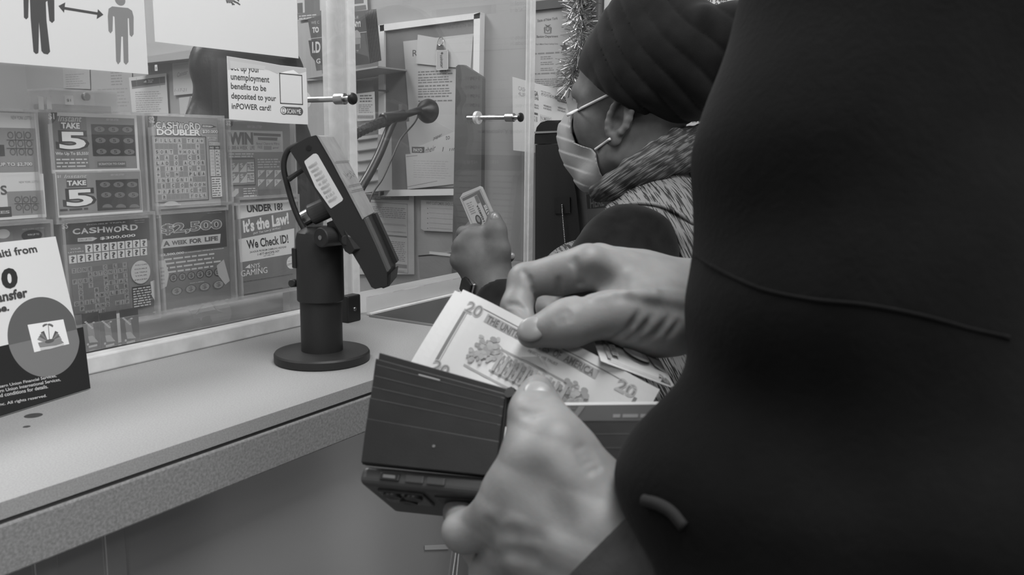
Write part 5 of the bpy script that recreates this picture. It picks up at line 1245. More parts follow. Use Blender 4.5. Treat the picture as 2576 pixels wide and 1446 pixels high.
m_collar = m_vest.copy(); m_collar.name = 'dark_streaked_collar'; [n_ for n_ in m_collar.node_tree.nodes if n_.type == 'MAPPING'][0].inputs['Rotation'].default_value = Vector(tuple(CM[:, 0] * 0.55 + CM[:, 1] * 0.83)).to_track_quat('Z', 'Y').to_euler(); [n_ for n_ in m_collar.node_tree.nodes if n_.type == 'BUMP'][0].inputs['Strength'].default_value = 0.15; e2 = [n_ for n_ in m_collar.node_tree.nodes if n_.type == 'VALTORGB'][0].color_ramp.elements; e2[0].position = 0.47; e2[1].position = 0.62; e2[1].color = (0.12,) * 3 + (1,)
ve = Field()
ve.ell(at(1517, 776, 1.37), (0.125, 0.125, 0.114), None, 0.03); ve.ell((1.27, 0.47, 1.02), (0.175, 0.13, 0.20), None, 0.05); ve.ell((1.27, 0.43, 0.80), (0.18, 0.135, 0.20), None, 0.06)
ve.chain([at(1642, 602, 1.275), at(1680, 490, 1.40), np.array([1.41, 0.53, 1.12])], [0.070, 0.075, 0.070], 0.03); ve.cone(at(1642, 602, 1.275), (1.15, 0.45, 0.95), 0.07, 0.06, 0.05)
ve.disps.append(lambda P, d: over_counter(P, d - 0.0012 * vnoise(P, 45, 2) - 0.0015 * np.sin((P @ np.array([9., 5., -22.])) * 2 * PI / 0.9 + 2 * vnoise(P, 12, 4))))
vest_plain = Field(); vest_plain.items = ve.items
ARM_OUT = SHO + (at(1530, 690, 0.95) - SHO)
ve.carve(SHO + (ARM_OUT - SHO) * 0.12, ARM_OUT, 0.078, 0.12, 0.004)
ve.carve(SHO + np.array([0.0, 0, -0.03]), SHO + (ELB - SHO) * 1.1, 0.075, 0.085, 0.006)
ve.carve(HT(-0.035, 0, -0.08), HT(-0.03, 0, -0.16), 0.085, 0.05, 0.004)
v, F_ = ve.mesh(0.0045); v = relax(v, F_, 1, 0.4); v, F_ = main_piece(v, F_); vest = solid('vest', v, F_, [m_vest], wm)
co = Field()
top = [(1502, 480, 1.285), (1530, 462, 1.262), (1585, 420, 1.250), (1640, 380, 1.262), (1700, 342, 1.300), (1770, 326, 1.38)]
co.chain([at(*p) for p in top], [0.009, 0.010, 0.010, 0.010, 0.010, 0.010], 0.01)
low = [(1514, 492, 1.298), (1560, 485, 1.268), (1612, 446, 1.258), (1664, 424, 1.268), (1720, 408, 1.300), (1782, 400, 1.38)]
co.chain([at(*p) for p in low], [0.006, 0.008, 0.011, 0.012, 0.012, 0.012], 0.02)
for t_ in (0.2, 0.4, 0.6, 0.8):
    co.chain([at(*a) * (1 - t_) + at(*c) * t_ + np.array([-0.004, 0, 0]) * 4 * t_ * (1 - t_) for a, c in zip(top, low)], [0.007, 0.009, 0.010, 0.010, 0.010, 0.010], 0.012)
co.chain([at(*low[-1]), at(1800, 390, 1.50), np.array([1.36, 0.60, 1.17])], [0.014] * 3, 0.02)
co.disps.append(lambda P, d: d - 0.0008 * np.sin((P - HO) @ np.array([60, -40, 160.]) * 1.6 + 2.2 * vnoise(P, 30, 1)) - 0.0007 * vnoise(P, 90, 6))
v, F_ = co.mesh(0.0026); v = relax(v, F_, 1, 0.4); v, F_ = main_piece(v, F_); solid('collar', v, F_, [m_collar], vest)
tr_ = lambda P: ve.val(P)
pip = []
for px, py in ((1372, 652), (1400, 622), (1440, 588), (1480, 560), (1530, 534), (1580, 518), (1625, 515), (1670, 523), (1710, 542), (1745, 566)):
    t = np.linspace(1.0, 1.5, 600); P_ = EYE + ray(px, py - 4) * t[:, None]; vv = vest_plain.val(P_); k = np.argmax(vv < 0)
    if vv[k] < 0: pip.append(P_[k] - ray(px, py) * 0.003)
b = MB(); b.tube(catmull(pip, 5), 0.0034, m_vest, 8); b.build('armhole_piping', vest, smooth=True)
# sleeve
m_sleeve = mat('black_sleeve_fleece', 0.0085, 0.95, 0.05, noise=(60, 0.3, 5), bump=(1100, 0.12, 0.001), sheen=0.08)
sl = Field()
CU = WRI + (ELB - WRI) * 0.23
sl.chain([SHO + np.array([0.012, 0.006, 0.003]), SHO + (ELB - SHO) * 0.5, ELB], [0.0755, 0.066, 0.058], 0.03); sl.chain([ELB, CU + (ELB - CU) * 0.4, CU], [0.056, 0.046, 0.037], 0.03)
sl.disps.append(lambda P, d: over_counter(P, d - 0.0028 * np.sin((P - SHO) @ np.array([30., 45., 38.]) + 2.5 * vnoise(P, 16, 9)) - 0.0008 * vnoise(P, 70, 4)))
sl.carve(WRI - (ELB - WRI) * 0.1, CU + (ELB - WRI) * 0.02, 0.031, 0.031, 0.002)
v, F_ = sl.mesh(0.0036); v = relax(v, F_, 1, 0.4); v, F_ = main_piece(v, F_); solid('sleeve', v, F_, [m_sleeve], wm)
rs = Field(); rs.chain([(1.405, 0.53, 1.11), (1.435, 0.42, 0.92), (1.42, 0.50, 0.80)], [0.06, 0.05, 0.042], 0.03); v, F_ = rs.mesh(0.006); solid('sleeve', v, F_, [m_sleeve], wm)
tr = Field()
for g in (-1, 1): tr.chain([(1.28 + g * 0.085, 0.44, 0.78), (1.28 + g * 0.09, 0.46, 0.45), (1.28 + g * 0.09, 0.43, 0.075)], [0.10, 0.072, 0.058], 0.03)
v, F_ = tr.mesh(0.009); solid('trousers', v, F_, [mat('dark_trousers', 0.02, 0.8)], wm)
for g in (-1, 1):
    sh = Field(); sh.chain([(1.28 + g * 0.09, 0.38, 0.047), (1.28 + g * 0.09, 0.51, 0.040)], [0.045, 0.038], 0.02); sh.disps.append(lambda P, d: np.maximum(d, 0.002 - P[:, 2]))
    v, F_ = sh.mesh(0.006); solid('shoe', v, F_, [m_rubber], wm)
# wristwatch
wa = thing('wristwatch', WRI, 'smart watch with a striped woven band on the wrist of the masked person', 'watch')
ax = unit(ELB - WRI); wc = WRI + ax * 0.006
b = MB(); b.lathe(wc - ax * 0.009, ax, [(0.0272, 0), (0.0288, 0.001), (0.0300, 0.019), (0.0285, 0.020), (0.0272, 0.0)], mat('woven_band', 0.085, 0.7, bump=(500, 0.4)), 48, caps=False); band = smooth_auto(b.build('band', wa))
lt = unit(at(1180, 712, 1.19) - wc); lt = unit(lt - ax * lt.dot(ax))
for k in range(9):                                  # woven stripes on the band
    a = -1.45 + k * 0.055; d_ = lt * math.cos(a + PI) + np.cross(ax, lt) * math.sin(a + PI)
    b = MB(); p0 = wc + d_ * 0.0297; u_ = np.cross(ax, d_)
    b.prism([p0 - ax * 0.006 - u_ * 0.0004, p0 - ax * 0.006 + u_ * 0.0004, p0 + ax * 0.006 + u_ * 0.004 + d_ * 0.0006, p0 + ax * 0.006 + u_ * 0.0032 + d_ * 0.0006], d_ * 0.0003, ink(0.30)); b.build('band_stripe', band)
cs_ = wc + lt * 0.0335; v_ = np.cross(ax, lt); R_ = np.column_stack([ax, v_, lt])
b = MB(); b.box((-0.017, -0.014, -0.004), (0.017, 0.014, 0.0035), m_metal, R_, cs_); b.build('case', wa, bevel=0.003)
b = MB(); b.box((-0.016, -0.013, 0.0036), (0.016, 0.013, 0.0062), m_black, R_, cs_); b.build('glass', wa, bevel=0.002)
# folded cash in that hand
cp = at(1152, 492, 1.206); cu = at(1209, 467, 1.192) - cp; cd = at(1186, 588, 1.214) - cp
mo = thing('folded_cash', cp, 'folded wad of bank notes held upright in the fist of the masked person', 'money')
for k in range(3):
    off = np.cross(unit(cu), unit(cd)); off = off if off.dot(EYE - cp) > 0 else -off
    s = Sheet((cp - off * 0.0016 * k + unit(cu) * 0.0004 * k, cu, cd), 0.0005); Wd, Hd = np.linalg.norm(cu), np.linalg.norm(cd)
    s.base([('uv', 0.001, 0.004), ('uv', 0.008, -0.0005), ('uv', Wd - 0.003, 0), ('uv', Wd, 0.003), ('uv', Wd, Hd), ('uv', 0, Hd)], 0.50)
    if k == 0:
        s.poly([('uv', 0.004, 0.006), ('uv', Wd - 0.004, 0.005), ('uv', Wd - 0.004, 0.009), ('uv', 0.004, 0.010)], 0.17)
        s.poly([('uv', Wd - 0.010, 0.009), ('uv', Wd - 0.004, 0.009), ('uv', Wd - 0.003, Hd), ('uv', Wd - 0.009, Hd)], 0.15)
        s.ell(('uv', Wd * 0.38, 0.042), 0.0042, 0.0075, 0.10); s.ell(('uv', Wd * 0.38, 0.041), 0.0022, 0.0045, 0.3)
        s.text('PF11426822A', ('uv', Wd * 0.60, 0.057), ('uv', Wd * 0.60, 0.022), 0.07, 0.03, tl=('uv', Wd * 0.52, 0.057))
        s.text('STATES', ('uv', Wd - 0.004, 0.050), ('uv', Wd - 0.004, 0.026), 0.6, 0.05, tl=('uv', Wd - 0.008, 0.050))
        s.rect(('uv', Wd * 0.60, 0.010), ('uv', Wd * 0.72, 0.021), 0.2); s.dash(('uv', 0.007, 0.014), ('uv', Wd * 0.45, 0.032), 6, 0.3, 0.4, 0.3)
        s.frame(('uv', 0.003, 0.004), ('uv', Wd - 0.002, Hd), 0.0006, 0.3)
    s.make('note', None, None, parent=mo)
# ------------------------------------------------------------------ the near customer with the wallet
m_skin_m = mat('brown_skin', 0.215, 0.5, 0.35, noise=(38, 0.15, 5), bump=(420, 0.12, 0.001), sss=0.12)
m_thumbnail = mat('pale_thumb_nail', 0.26, 0.3, 0.45)
def creases(P, d, lst):
    """fine skin folds: lst of (a, b, depth, width)."""
    for a, b, dp, w in lst:
        r = Field._cone(P, a, b, 0.0, 0.0); d = d + 1.5 * dp * np.exp(-(r / (1.15 * w)) ** 2)
    return d
q = at
# right hand: palm down, thumb towards the viewer, pinching the notes
KR, KL = 1.16, 1.06
qr = lambda x, y, d: at(x, y, d * KR)
ql = lambda x, y, d: at(x, y, d * KL)
rh_ = Field()
RW = qr(1760, 768, 0.565)
rm = [qr(1480, 662, 0.532), qr(1505, 660, 0.556), qr(1535, 672, 0.578), qr(1575, 695, 0.596)]
rh_.cone(RW + (RW - rm[0]) * 0.4, RW, 0.026, 0.0225, 0.02)
for m_, r_, o_ in zip(rm, (0.0112, 0.0115, 0.0112, 0.0105), (-0.006, 0, 0.006, 0.010)): rh_.cone(RW + _f * o_, m_, 0.0205, r_, 0.016)
rh_.cone(qr(1600, 720, 0.575), qr(1560, 715, 0.57), 0.018, 0.015, 0.02)
for ch, rr in (([rm[0], qr(1322, 706, 0.545), qr(1299, 772, 0.537), qr(1322, 826, 0.524)], (0.0112, 0.0105, 0.0092, 0.0078)),
               ([rm[1], qr(1402, 708, 0.582), qr(1385, 772, 0.580), qr(1412, 806, 0.562)], (0.0112, 0.0102, 0.0092, 0.0078)),
               ([rm[2], qr(1446, 716, 0.602), qr(1430, 780, 0.598), qr(1455, 806, 0.578)], (0.0108, 0.0098, 0.0088, 0.0076)),
               ([rm[3], qr(1505, 738, 0.612), qr(1490, 785, 0.606), qr(1500, 806, 0.590)], (0.0100, 0.0088, 0.0080, 0.0070))):
    rh_.chain(ch, rr, 0.0045)
rh_.cone(qr(1452, 690, 0.540), qr(1408, 704, 0.545), 0.0105, 0.0095, 0.01)
TH = [qr(1655, 790, 0.535), qr(1540, 783, 0.508), qr(1432, 812, 0.497), qr(1338, 838, 0.500)]
rh_.chain(TH, (0.0200, 0.0130, 0.0112, 0.0088), 0.014)
rh_.ell(qr(1640, 808, 0.530), (0.021, 0.021, 0.0165), None, 0.02)
rh_.cone(qr(1700, 800, 0.545), qr(1580, 770, 0.520), 0.019, 0.013, 0.02)
rh_.cone(qr(1362, 822, 0.4935), qr(1338, 832, 0.4935), 0.0040, 0.0036, 0.004)
for i_, it in enumerate(rh_.items):
    rh_.items[i_] = it[:3] + (it[3] * KR, it[4] * KR, it[5] * KR) if it[0] == 'c' else (it[0], it[1], it[2] * KR, it[3], it[4], it[5] * KR)
def skin_folds(fld, d0, d1, strokes):
    """strokes: (pixel polyline, depth, width); each is laid on the skin where the viewer sees it."""
    out = []
    for pl, dp, w in strokes:
        pts = [trace(fld.val, x, y, d0, d1, 300) for x, y in pl]; pts = [p for p in pts if p is not None]
        out += [(pts[i], pts[i + 1], dp, w) for i in range(len(pts) - 1)]
    return out
rh_.carve(qr(1500, 728, 0.513), qr(1560, 700, 0.510), 0.0046, 0.0075, 0.018)
cr_ = skin_folds(rh_, 0.50, 0.76, [(((1318, 684), (1330, 702), (1343, 730), (1350, 746)), 0.0020, 0.0016), (((1281, 764), (1300, 767), (1315, 777), (1320, 786)), 0.0017, 0.0014),
    (((1406, 704), (1405, 736)), 0.0016, 0.0018), (((1447, 655), (1454, 682), (1461, 714), (1465, 744)), 0.0020, 0.0018), (((1436, 662), (1450, 670)), 0.0008, 0.0014),
    (((1488, 690), (1516, 712), (1545, 716)), 0.0024, 0.0060), (((1400, 790), (1406, 815)), 0.0007, 0.0010), (((1411, 786), (1418, 812)), 0.0008, 0.0010), (((1423, 783), (1430, 808)), 0.0008, 0.0010), (((1433, 784), (1437, 801)), 0.0007, 0.0010),
    (((1608, 788), (1592, 815), (1562, 842), (1530, 856)), 0.0015, 0.0022), (((1642, 795), (1622, 824), (1588, 852)), 0.0015, 0.0022), (((1682, 800), (1657, 832), (1622, 858)), 0.0013, 0.0022), (((1706, 812), (1684, 842)), 0.0012, 0.0022),
    (((1495, 748), (1575, 738), (1650, 746), (1725, 757)), -0.0013, 0.0030), (((1565, 716), (1650, 733), (1720, 740)), -0.0008, 0.0026), (((1560, 745), (1640, 770), (1720, 785)), 0.0012, 0.0040)])
rh_.disps.append(lambda P, d: creases(P, d, cr_))
# left hand: thumb up on the wallet, fingers closing round phone and wallet from below
lh_ = Field()
LW = ql(1590, 1468, 0.432)
lm = [ql(1282, 1288, 0.452), ql(1318, 1375, 0.446), ql(1385, 1450, 0.446), ql(1455, 1510, 0.452)]
lh_.cone(LW + (LW - lm[1]) * 0.5, LW, 0.029, 0.0265, 0.02)
for m_, r_, o_ in zip(lm, (0.0130, 0.0130, 0.0125, 0.0115), ((-0.004, 0.010), (0, 0.004), (0.002, 0), (0.004, 0))):
    lh_.cone(LW + _f * o_[0] + (0, 0, o_[1]), m_, 0.0225, r_, 0.016)
for ch, rr in (([lm[0], ql(1168, 1338, 0.474), ql(1160, 1290, 0.512), ql(1225, 1240, 0.530)], (0.0125, 0.0112, 0.0095, 0.0080)),
               ([lm[1], ql(1235, 1440, 0.478), ql(1205, 1385, 0.525), ql(1275, 1320, 0.545)], (0.0122, 0.0110, 0.0095, 0.0080)),
               ([lm[2], ql(1318, 1510, 0.482), ql(1275, 1440, 0.535), ql(1340, 1370, 0.552)], (0.0118, 0.0105, 0.0092, 0.0078)),
               ([lm[3], ql(1405, 1560, 0.484), ql(1355, 1495, 0.530), ql(1400, 1430, 0.548)], (0.0105, 0.0092, 0.0082, 0.0070))):
    lh_.chain(ch, rr, 0.006)
lh_.chain([ql(1485, 1270, 0.445), ql(1392, 1135, 0.446), ql(1350, 1050, 0.464), ql(1351, 985, 0.478)], (0.0250, 0.0165, 0.0125, 0.0098), 0.016)
lh_.cone(ql(1400, 1190, 0.452), ql(1290, 1262, 0.456), 0.018, 0.0125, 0.02)       # web between thumb and index
lh_.cone(ql(1350, 1220, 0.448), ql(1500, 1330, 0.440), 0.020, 0.025, 0.02)
lh_.cone(ql(1352, 1000, 0.4700), ql(1352, 972, 0.4740), 0.0052, 0.0045, 0.004)
for i_, it in enumerate(lh_.items):
    lh_.items[i_] = it[:3] + (it[3] * KL, it[4] * KL, it[5] * KL)
cl_ = skin_folds(lh_, 0.40, 0.64, [(((1452, 1132), (1474, 1120)), 0.0013, 0.0014), (((1460, 1150), (1486, 1136)), 0.0015, 0.0015), (((1468, 1168), (1496, 1154)), 0.0015, 0.0016), (((1480, 1186), (1506, 1174)), 0.0013, 0.0016),
    (((1308, 1034), (1345, 1040), (1388, 1032)), 0.0006, 0.0012), (((1312, 1046), (1345, 1052), (1384, 1045)), 0.0006, 0.0012), (((1318, 996), (1350, 1004), (1386, 994)), 0.0008, 0.0014),
    (((1306, 1262), (1325, 1225), (1345, 1190)), 0.0016, 0.0085), (((1390, 1262), (1408, 1295), (1420, 1318)), 0.0018, 0.0075), (((1228, 1318), (1226, 1345), (1232, 1372)), 0.0020, 0.0024), (((1240, 1340), (1290, 1345), (1350, 1352)), 0.0012, 0.0040),
    (((1235, 1395), (1290, 1392), (1345, 1398)), 0.0012, 0.0036), (((1255, 1300), (1240, 1330)), 0.0010, 0.0030)])
lh_.disps.append(lambda P, d: creases(P, d, cl_) + 0.0009 * (1 - np.clip(np.abs(np.sin(((P - LW) @ unit(np.cross(lm[1] - LW, _f))) * 2 * PI / 0.042)), 0, 1)))
# arms, trunk, neck and head inside the clothes
mc = np.array([0.74, -0.02, 0.0]); SHL, SHR = np.array([0.545, 0.02, 1.43]), np.array([0.93, 0.02, 1.43])
ELL, ELR = q(2450, 2050, 0.335), np.array([0.90, 0.03, 1.12])
bd = Field(); bd.chain([LW, (LW + ELL) / 2, ELL], [0.0265, 0.032, 0.036], 0.02); bd.chain([ELL, SHL], [0.036, 0.045], 0.02)
bd.chain([RW, (RW + ELR) / 2, ELR], [0.0225, 0.03, 0.036], 0.02); bd.chain([ELR, SHR], [0.036, 0.045], 0.02)
bd.chain([SHL, mc + (0, 0.01, 1.44), SHR], [0.05, 0.065, 0.05], 0.04); bd.chain([mc + (0, 0.01, 1.42), mc + (0, 0, 1.1)], [0.08, 0.09], 0.04)
MF = unit(np.array([-0.15, 0.93, -0.33])); ML = unit(np.cross((0, 0, 1), MF)); MU = np.cross(MF, ML)
mh, MT, MR = head_field(mc + (0, 0.045, 1.66), MF, ML, MU, 1.02); me_ = add_eyes_ears(mh, MT, MR, 1.02)
alm = Two([mh, me_, bd, rh_, lh_], [1, 0.004, 0.03, 0.02, 0.02]).build()
man = thing('person', np.array([0.74, 0.0, 0.0]), 'person in a black coat at the right edge, taking notes out of an open wallet', 'person')
v, F_ = alm.mesh(0.0016, margin=0.012); v = relax(v, F_, 1, 0.4); v, F_ = main_piece(v, F_)
ctr = v[F_].mean(1); mi = np.zeros(len(F_), int)
def nailbox(c, ax, up, hw, hl):
    d = ctr - c; t = d @ ax; n_ = d @ up; w_ = d @ np.cross(ax, up)
    return ((w_ / hw) ** 4 + (t / hl) ** 4 < 1) & (np.abs(n_) < 0.010)
ta = unit(TH[3] - TH[2]); tu = -_f - ta * ta.dot(-_f) + 0.35 * HU; tu = unit(tu - ta * tu.dot(ta))
la = unit(ql(1351, 985, 0.478) - ql(1350, 1050, 0.464)); lu = unit(-_f - la * la.dot(-_f))
de = np.minimum(np.linalg.norm(ctr - MT(0.088, 0.034, 0.0145), axis=1), np.linalg.norm(ctr - MT(0.088, -0.034, 0.0145), axis=1)); mi[de < 0.0075] = 2
solid('body', v, F_, [m_skin_m, m_thumbnail, mat('eye_white', 0.45, 0.2)], man, mi)
pn = trace(rh_.val, 1336, 826, 0.45, 0.75, 600)
if pn is not None: nail_cap('thumb_nail', man, pn, ta, tu, 0.0096, 0.0082, m_thumbnail)
pn = trace(lh_.val, 1352, 978, 0.4, 0.7, 600)
if pn is not None: nail_cap('thumb_nail', man, pn, la, lu, 0.0078, 0.0078, m_thumbnail)
hr = Field(); hr.ell(MT(-0.012, 0, 0.062), np.array([0.103, 0.081, 0.090]) * 1.02, MR, 0.02)
hr.disps.append(lambda P, d: np.maximum(d, (0.028 + 0.55 * ((P - MT(0, 0, 0)) @ MR)[:, 0] - ((P - MT(0, 0, 0)) @ MR)[:, 2]) * 0.85) - 0.001 * vnoise(P, 160, 3))
v, F_ = hr.mesh(0.004); solid('hair', v, F_, [mat('short_black_hair', 0.012, 0.8, bump=(300, 0.6))], man)
# coat
m_coat = mat('black_wool_coat', 0.0042, 0.9, 0.06, noise=(30, 0.2, 5), bump=(260, 0.2, 0.002), sheen=0.025)
ct = Field()
ct.chain([SHL + (0, 0, 0.0), q(2345, -120, 0.470), q(2285, 120, 0.462), q(2184, 480, 0.452), q(2236, 720, 0.448), q(2215, 930, 0.440)], [0.085, 0.085, 0.084, 0.0845, 0.0830, 0.0820], 0.03)
ct.chain([q(2215, 930, 0.440), q(2420, 1250, 0.400), q(2480, 1900, 0.345)], [0.082, 0.078, 0.066], 0.03)
ct.ell(q(1856, 1206, 0.432), (0.0500, 0.0500, 0.0500), None, 0.018)
ct.chain([q(2420, 1250, 0.400), q(2200, 1250, 0.412), q(1930, 1235, 0.430)], [0.066, 0.056, 0.046], 0.012)
ct.chain([q(2480, 1900, 0.345), q(2080, 1640, 0.385), q(1900, 1540, 0.405)], [0.062, 0.052, 0.044], 0.04)
ct.chain([q(1920, 1225, 0.430), q(2000, 1500, 0.415)], [0.048, 0.05], 0.04)
ct.chain([q(2700, -300, 0.60), q(2700, 900, 0.54)], [0.15, 0.14], 0.06)
ct.ell(mc + (0, 0.0, 1.12), (0.215, 0.135, 0.30), None, 0.06); ct.ell(mc + (0, 0, 0.80), (0.22, 0.15, 0.22), None, 0.08)
ct.chain([SHL + (0.02, 0, 0), mc + (0, 0, 1.44), SHR], [0.085, 0.085, 0.085], 0.05)
ct.chain([SHR, ELR + (0.0, 0, 0)], [0.085, 0.070], 0.04); ct.chain([ELR, RW + (ELR - RW) * 0.16], [0.066, 0.044], 0.04)
ct.chain([mc + (-0.06, 0.035, 1.49), mc + (0, 0.085, 1.46), mc + (0.06, 0.035, 1.49), mc + (0, -0.06, 1.52), mc + (-0.06, 0.035, 1.49)], [0.022] * 5, 0.015)
def coat_folds(P, d):
    return d - 0.0060 * vnoise(P, 15, 11) - 0.0040 * np.sin((P - SHL) @ np.array([14., 10., 58.]) + 2.4 * vnoise(P, 10, 12)) * np.clip((1.36 - P[:, 2]) / 0.1, 0, 1)
ct.disps.append(coat_folds)
ct.carve(LW + (LW - ELL) * 0.5, LW + (ELL - LW) * 0.22, 0.0470, 0.0470, 0.003); ct.carve(RW - (ELR - RW) * 0.2, RW + (ELR - RW) * 0.25, 0.034, 0.034, 0.003)
v, F_ = ct.mesh(0.0042, margin=0.015); v = relax(v, F_, 1, 0.4); v, F_ = main_piece(v, F_); coat = solid('coat', v, F_, [m_coat], man); m_cuff = mat('charcoal_rib_cuff', 0.034, 0.85, 0.15, noise=(60, 0.2), bump=(300, 0.3))
def coat_pt(px, py, off=0.0):
    t = np.linspace(0.25, 0.62, 500); P_ = EYE + ray(px, py) * t[:, None]; vv = ct.val(P_); k = np.argmax(vv < 0)
    return EYE + ray(px, py) * (t[k] - off) if vv[k] < 0 else None
sp = [p for p in (coat_pt(x, y) for x, y in ((1748, 640), (1790, 668), (1850, 700), (1930, 732), (2050, 755), (2180, 768), (2320, 795), (2440, 828), (2540, 850))) if p is not None]
b = MB(); b.tube(catmull(sp, 5), 0.0011, m_coat, 8); b.build('sleeve_seam', coat, smooth=True)
sp = [p for p in (coat_pt(*xy) for xy in ((1622, 1258), (1655, 1268), (1690, 1288), (1722, 1325))) if p is not None]
b = MB(); b.tube(catmull(sp, 5), 0.0030, mat('coat_tab', 0.009, 0.85), 10); b.build('cuff_tab', coat, smooth=True)
m_cuff = mat('charcoal_rib_cuff', 0.034, 0.85, 0.15, noise=(60, 0.2), bump=(300, 0.3))
cf = Field(); ca_ = unit(ELL - LW); cb = LW - ca_ * 0.055; cp_ = ql(1512, 1366, 0.420); cn_ = unit(CM[:, 0] * 0.70 + CM[:, 1] * 0.70 - _f * 0.30)
cf.chain([cb, cb + ca_ * 0.06, cb + ca_ * 0.14], [0.0440, 0.0440, 0.0445], 0.01)
cf.disps.append(lambda P, d: np.maximum(np.maximum(d, -((P - cp_) @ cn_)), (P - cb) @ ca_ - 0.14))
cf.carve(cb - ca_ * 0.05, cb + ca_ * 0.075, 0.0410, 0.0410, 0.003)
v, F_ = cf.mesh(0.0018); v = relax(v, F_, 1, 0.4); v, F_ = main_piece(v, F_); solid('cuff', v, F_, [m_cuff], man)
tr = Field()
for g in (-1, 1): tr.chain([mc + (g * 0.095, 0, 0.74), mc + (g * 0.10, 0.02, 0.46), mc + (g * 0.10, -0.01, 0.08)], [0.105, 0.076, 0.062], 0.03)
v, F_ = tr.mesh(0.009); solid('trousers', v, F_, [mat('dark_trousers', 0.02, 0.8)], man)
for g in (-1, 1):
    sh = Field(); sh.chain([mc + (g * 0.10, -0.05, 0.047), mc + (g * 0.11, 0.11, 0.040)], [0.047, 0.040], 0.02); sh.disps.append(lambda P, d: np.maximum(d, 0.002 - P[:, 2]))
    v, F_ = sh.mesh(0.006); solid('shoe', v, F_, [m_rubber], man)

# ------------------------------------------------------------------ wallet, phone, notes
m_leather = mat('black_leather', 0.010, 0.45, 0.4, noise=(70, 0.25, 5), bump=(700, 0.10, 0.0006))
wl = thing('wallet', q(1280, 1090, 0.52), 'open black leather wallet with card slots held in front of the counter', 'wallet')
class Flap:
    """a soft leather flap through four corner points; positions run 0..1 across and down, lift is out of its face."""
    def __init__(f, tl, tr, bl, br):
        f.c = [q(*p) for p in (tl, tr, bl, br)]; n = unit(np.cross(f.c[1] - f.c[0], f.c[2] - f.c[0])); f.n = n if n.dot(EYE - f.c[0]) > 0 else -n
    def P(f, u, v, h=0.0):
        c = f.c; return (c[0] * (1 - u) + c[1] * u) * (1 - v) + (c[2] * (1 - u) + c[3] * u) * v + f.n * h
    def slab(f, name, u0, u1, v0, v1, h, th, m=None, bev=0.0009):
        b = MB(); p = [f.P(u, v, hh) for hh in (h, h + th) for u, v in ((u0, v0), (u1, v0), (u1, v1), (u0, v1))]
        b.add(p, [(0, 1, 2, 3), (7, 6, 5, 4), (0, 4, 5, 1), (1, 5, 6, 2), (2, 6, 7, 3), (3, 7, 4, 0)], m or m_leather); return b.build(name, wl, bevel=bev)
fl = Flap((953, 893, 0.560), (1283, 985, 0.540), (917, 1170, 0.541), (1262, 1206, 0.526))
fl.slab('back_panel', 0, 1, -0.025, 1, -0.0012, 0.0012); fl.slab('front_panel', 0, 1, 0.045, 1, 0.0042, 0.0016)
m_worn = mat('worn_leather_edge', 0.045, 0.5)
def slot_edge(f, par, u0, u1, v0, h):
    b = MB(); p = [f.P(u, v, h) for u, v in ((u0, v0), (u1, v0), (u1, v0 + 0.010), (u0, v0 + 0.010))]; p2 = [x + f.n * 0.0003 for x in p]
    b.add(p2, [(0, 1, 2, 3)], m_worn); b.build('worn_edge', par)
for k in range(4): slot_edge(fl, fl.slab('card_slot', 0.02, 0.985, 0.10 + 0.105 * k, 0.10 + 0.105 * k + 0.40, 0.0057 + 0.0013 * (k + 1), 0.0013), 0.10, 0.96, 0.103 + 0.105 * k, 0.0057 + 0.0013 * (k + 2))
fl.slab('pocket', 0.02, 0.985, 0.60, 0.99, 0.0115, 0.0013)
fl.slab('card_edge', 0.34, 0.50, 0.086, 0.11, 0.0064, 0.0004, ink(0.30), 0)
b = MB(); b.cyl(fl.P(0.53, 0.76, 0.0125), fl.P(0.53, 0.76, 0.0136), 0.0009, mat('rivet', 0.15, 0.4), 10); b.build('rivet', wl)
fr2 = Flap((1385, 1066, 0.524), (1700, 1066, 0.492), (1376, 1262, 0.498), (1690, 1262, 0.468))
fr2.slab('back_panel', -0.25, 1, -0.06, 1, -0.0012, 0.0012); fr2.slab('front_panel', -0.2, 1, 0.0, 1, 0.0036, 0.0016)
for k in range(4): slot_edge(fr2, fr2.slab('card_slot', -0.15, 0.985, 0.02 + 0.19 * k, 0.02 + 0.19 * k + 0.42, 0.0052 + 0.0013 * (k + 1), 0.0013), 0.0, 0.96, 0.025 + 0.19 * k, 0.0052 + 0.0013 * (k + 2))
sa_, sb_ = q(1290, 985, 0.539), q(1302, 1120, 0.512)
b = MB(); b.tube(catmull([q(1282, 986, 0.532), q(1296, 1000, 0.536), q(1312, 1030, 0.532), q(1306, 1120, 0.512)], 5), 0.0038, m_leather, 8); b.prism([q(1280, 984, 0.542), q(1330, 1022, 0.542), q(1335, 1240, 0.500), q(1272, 1180, 0.512)], (0, 0.0015, 0), m_leather); b.build('spine', wl)
wp = thing('white_slip', q(1275, 1090, 0.53), 'narrow white paper edge sticking out of the wallet fold beside the thumb', 'paper')
b = MB(); b.prism([q(1279, 1040, 0.534), q(1291, 1044, 0.536), q(1289, 1110, 0.523), q(1262, 1160, 0.512), q(1268, 1110, 0.522)], (0, 0.0006, 0), ink(0.62)); b.build('sheet', wp)
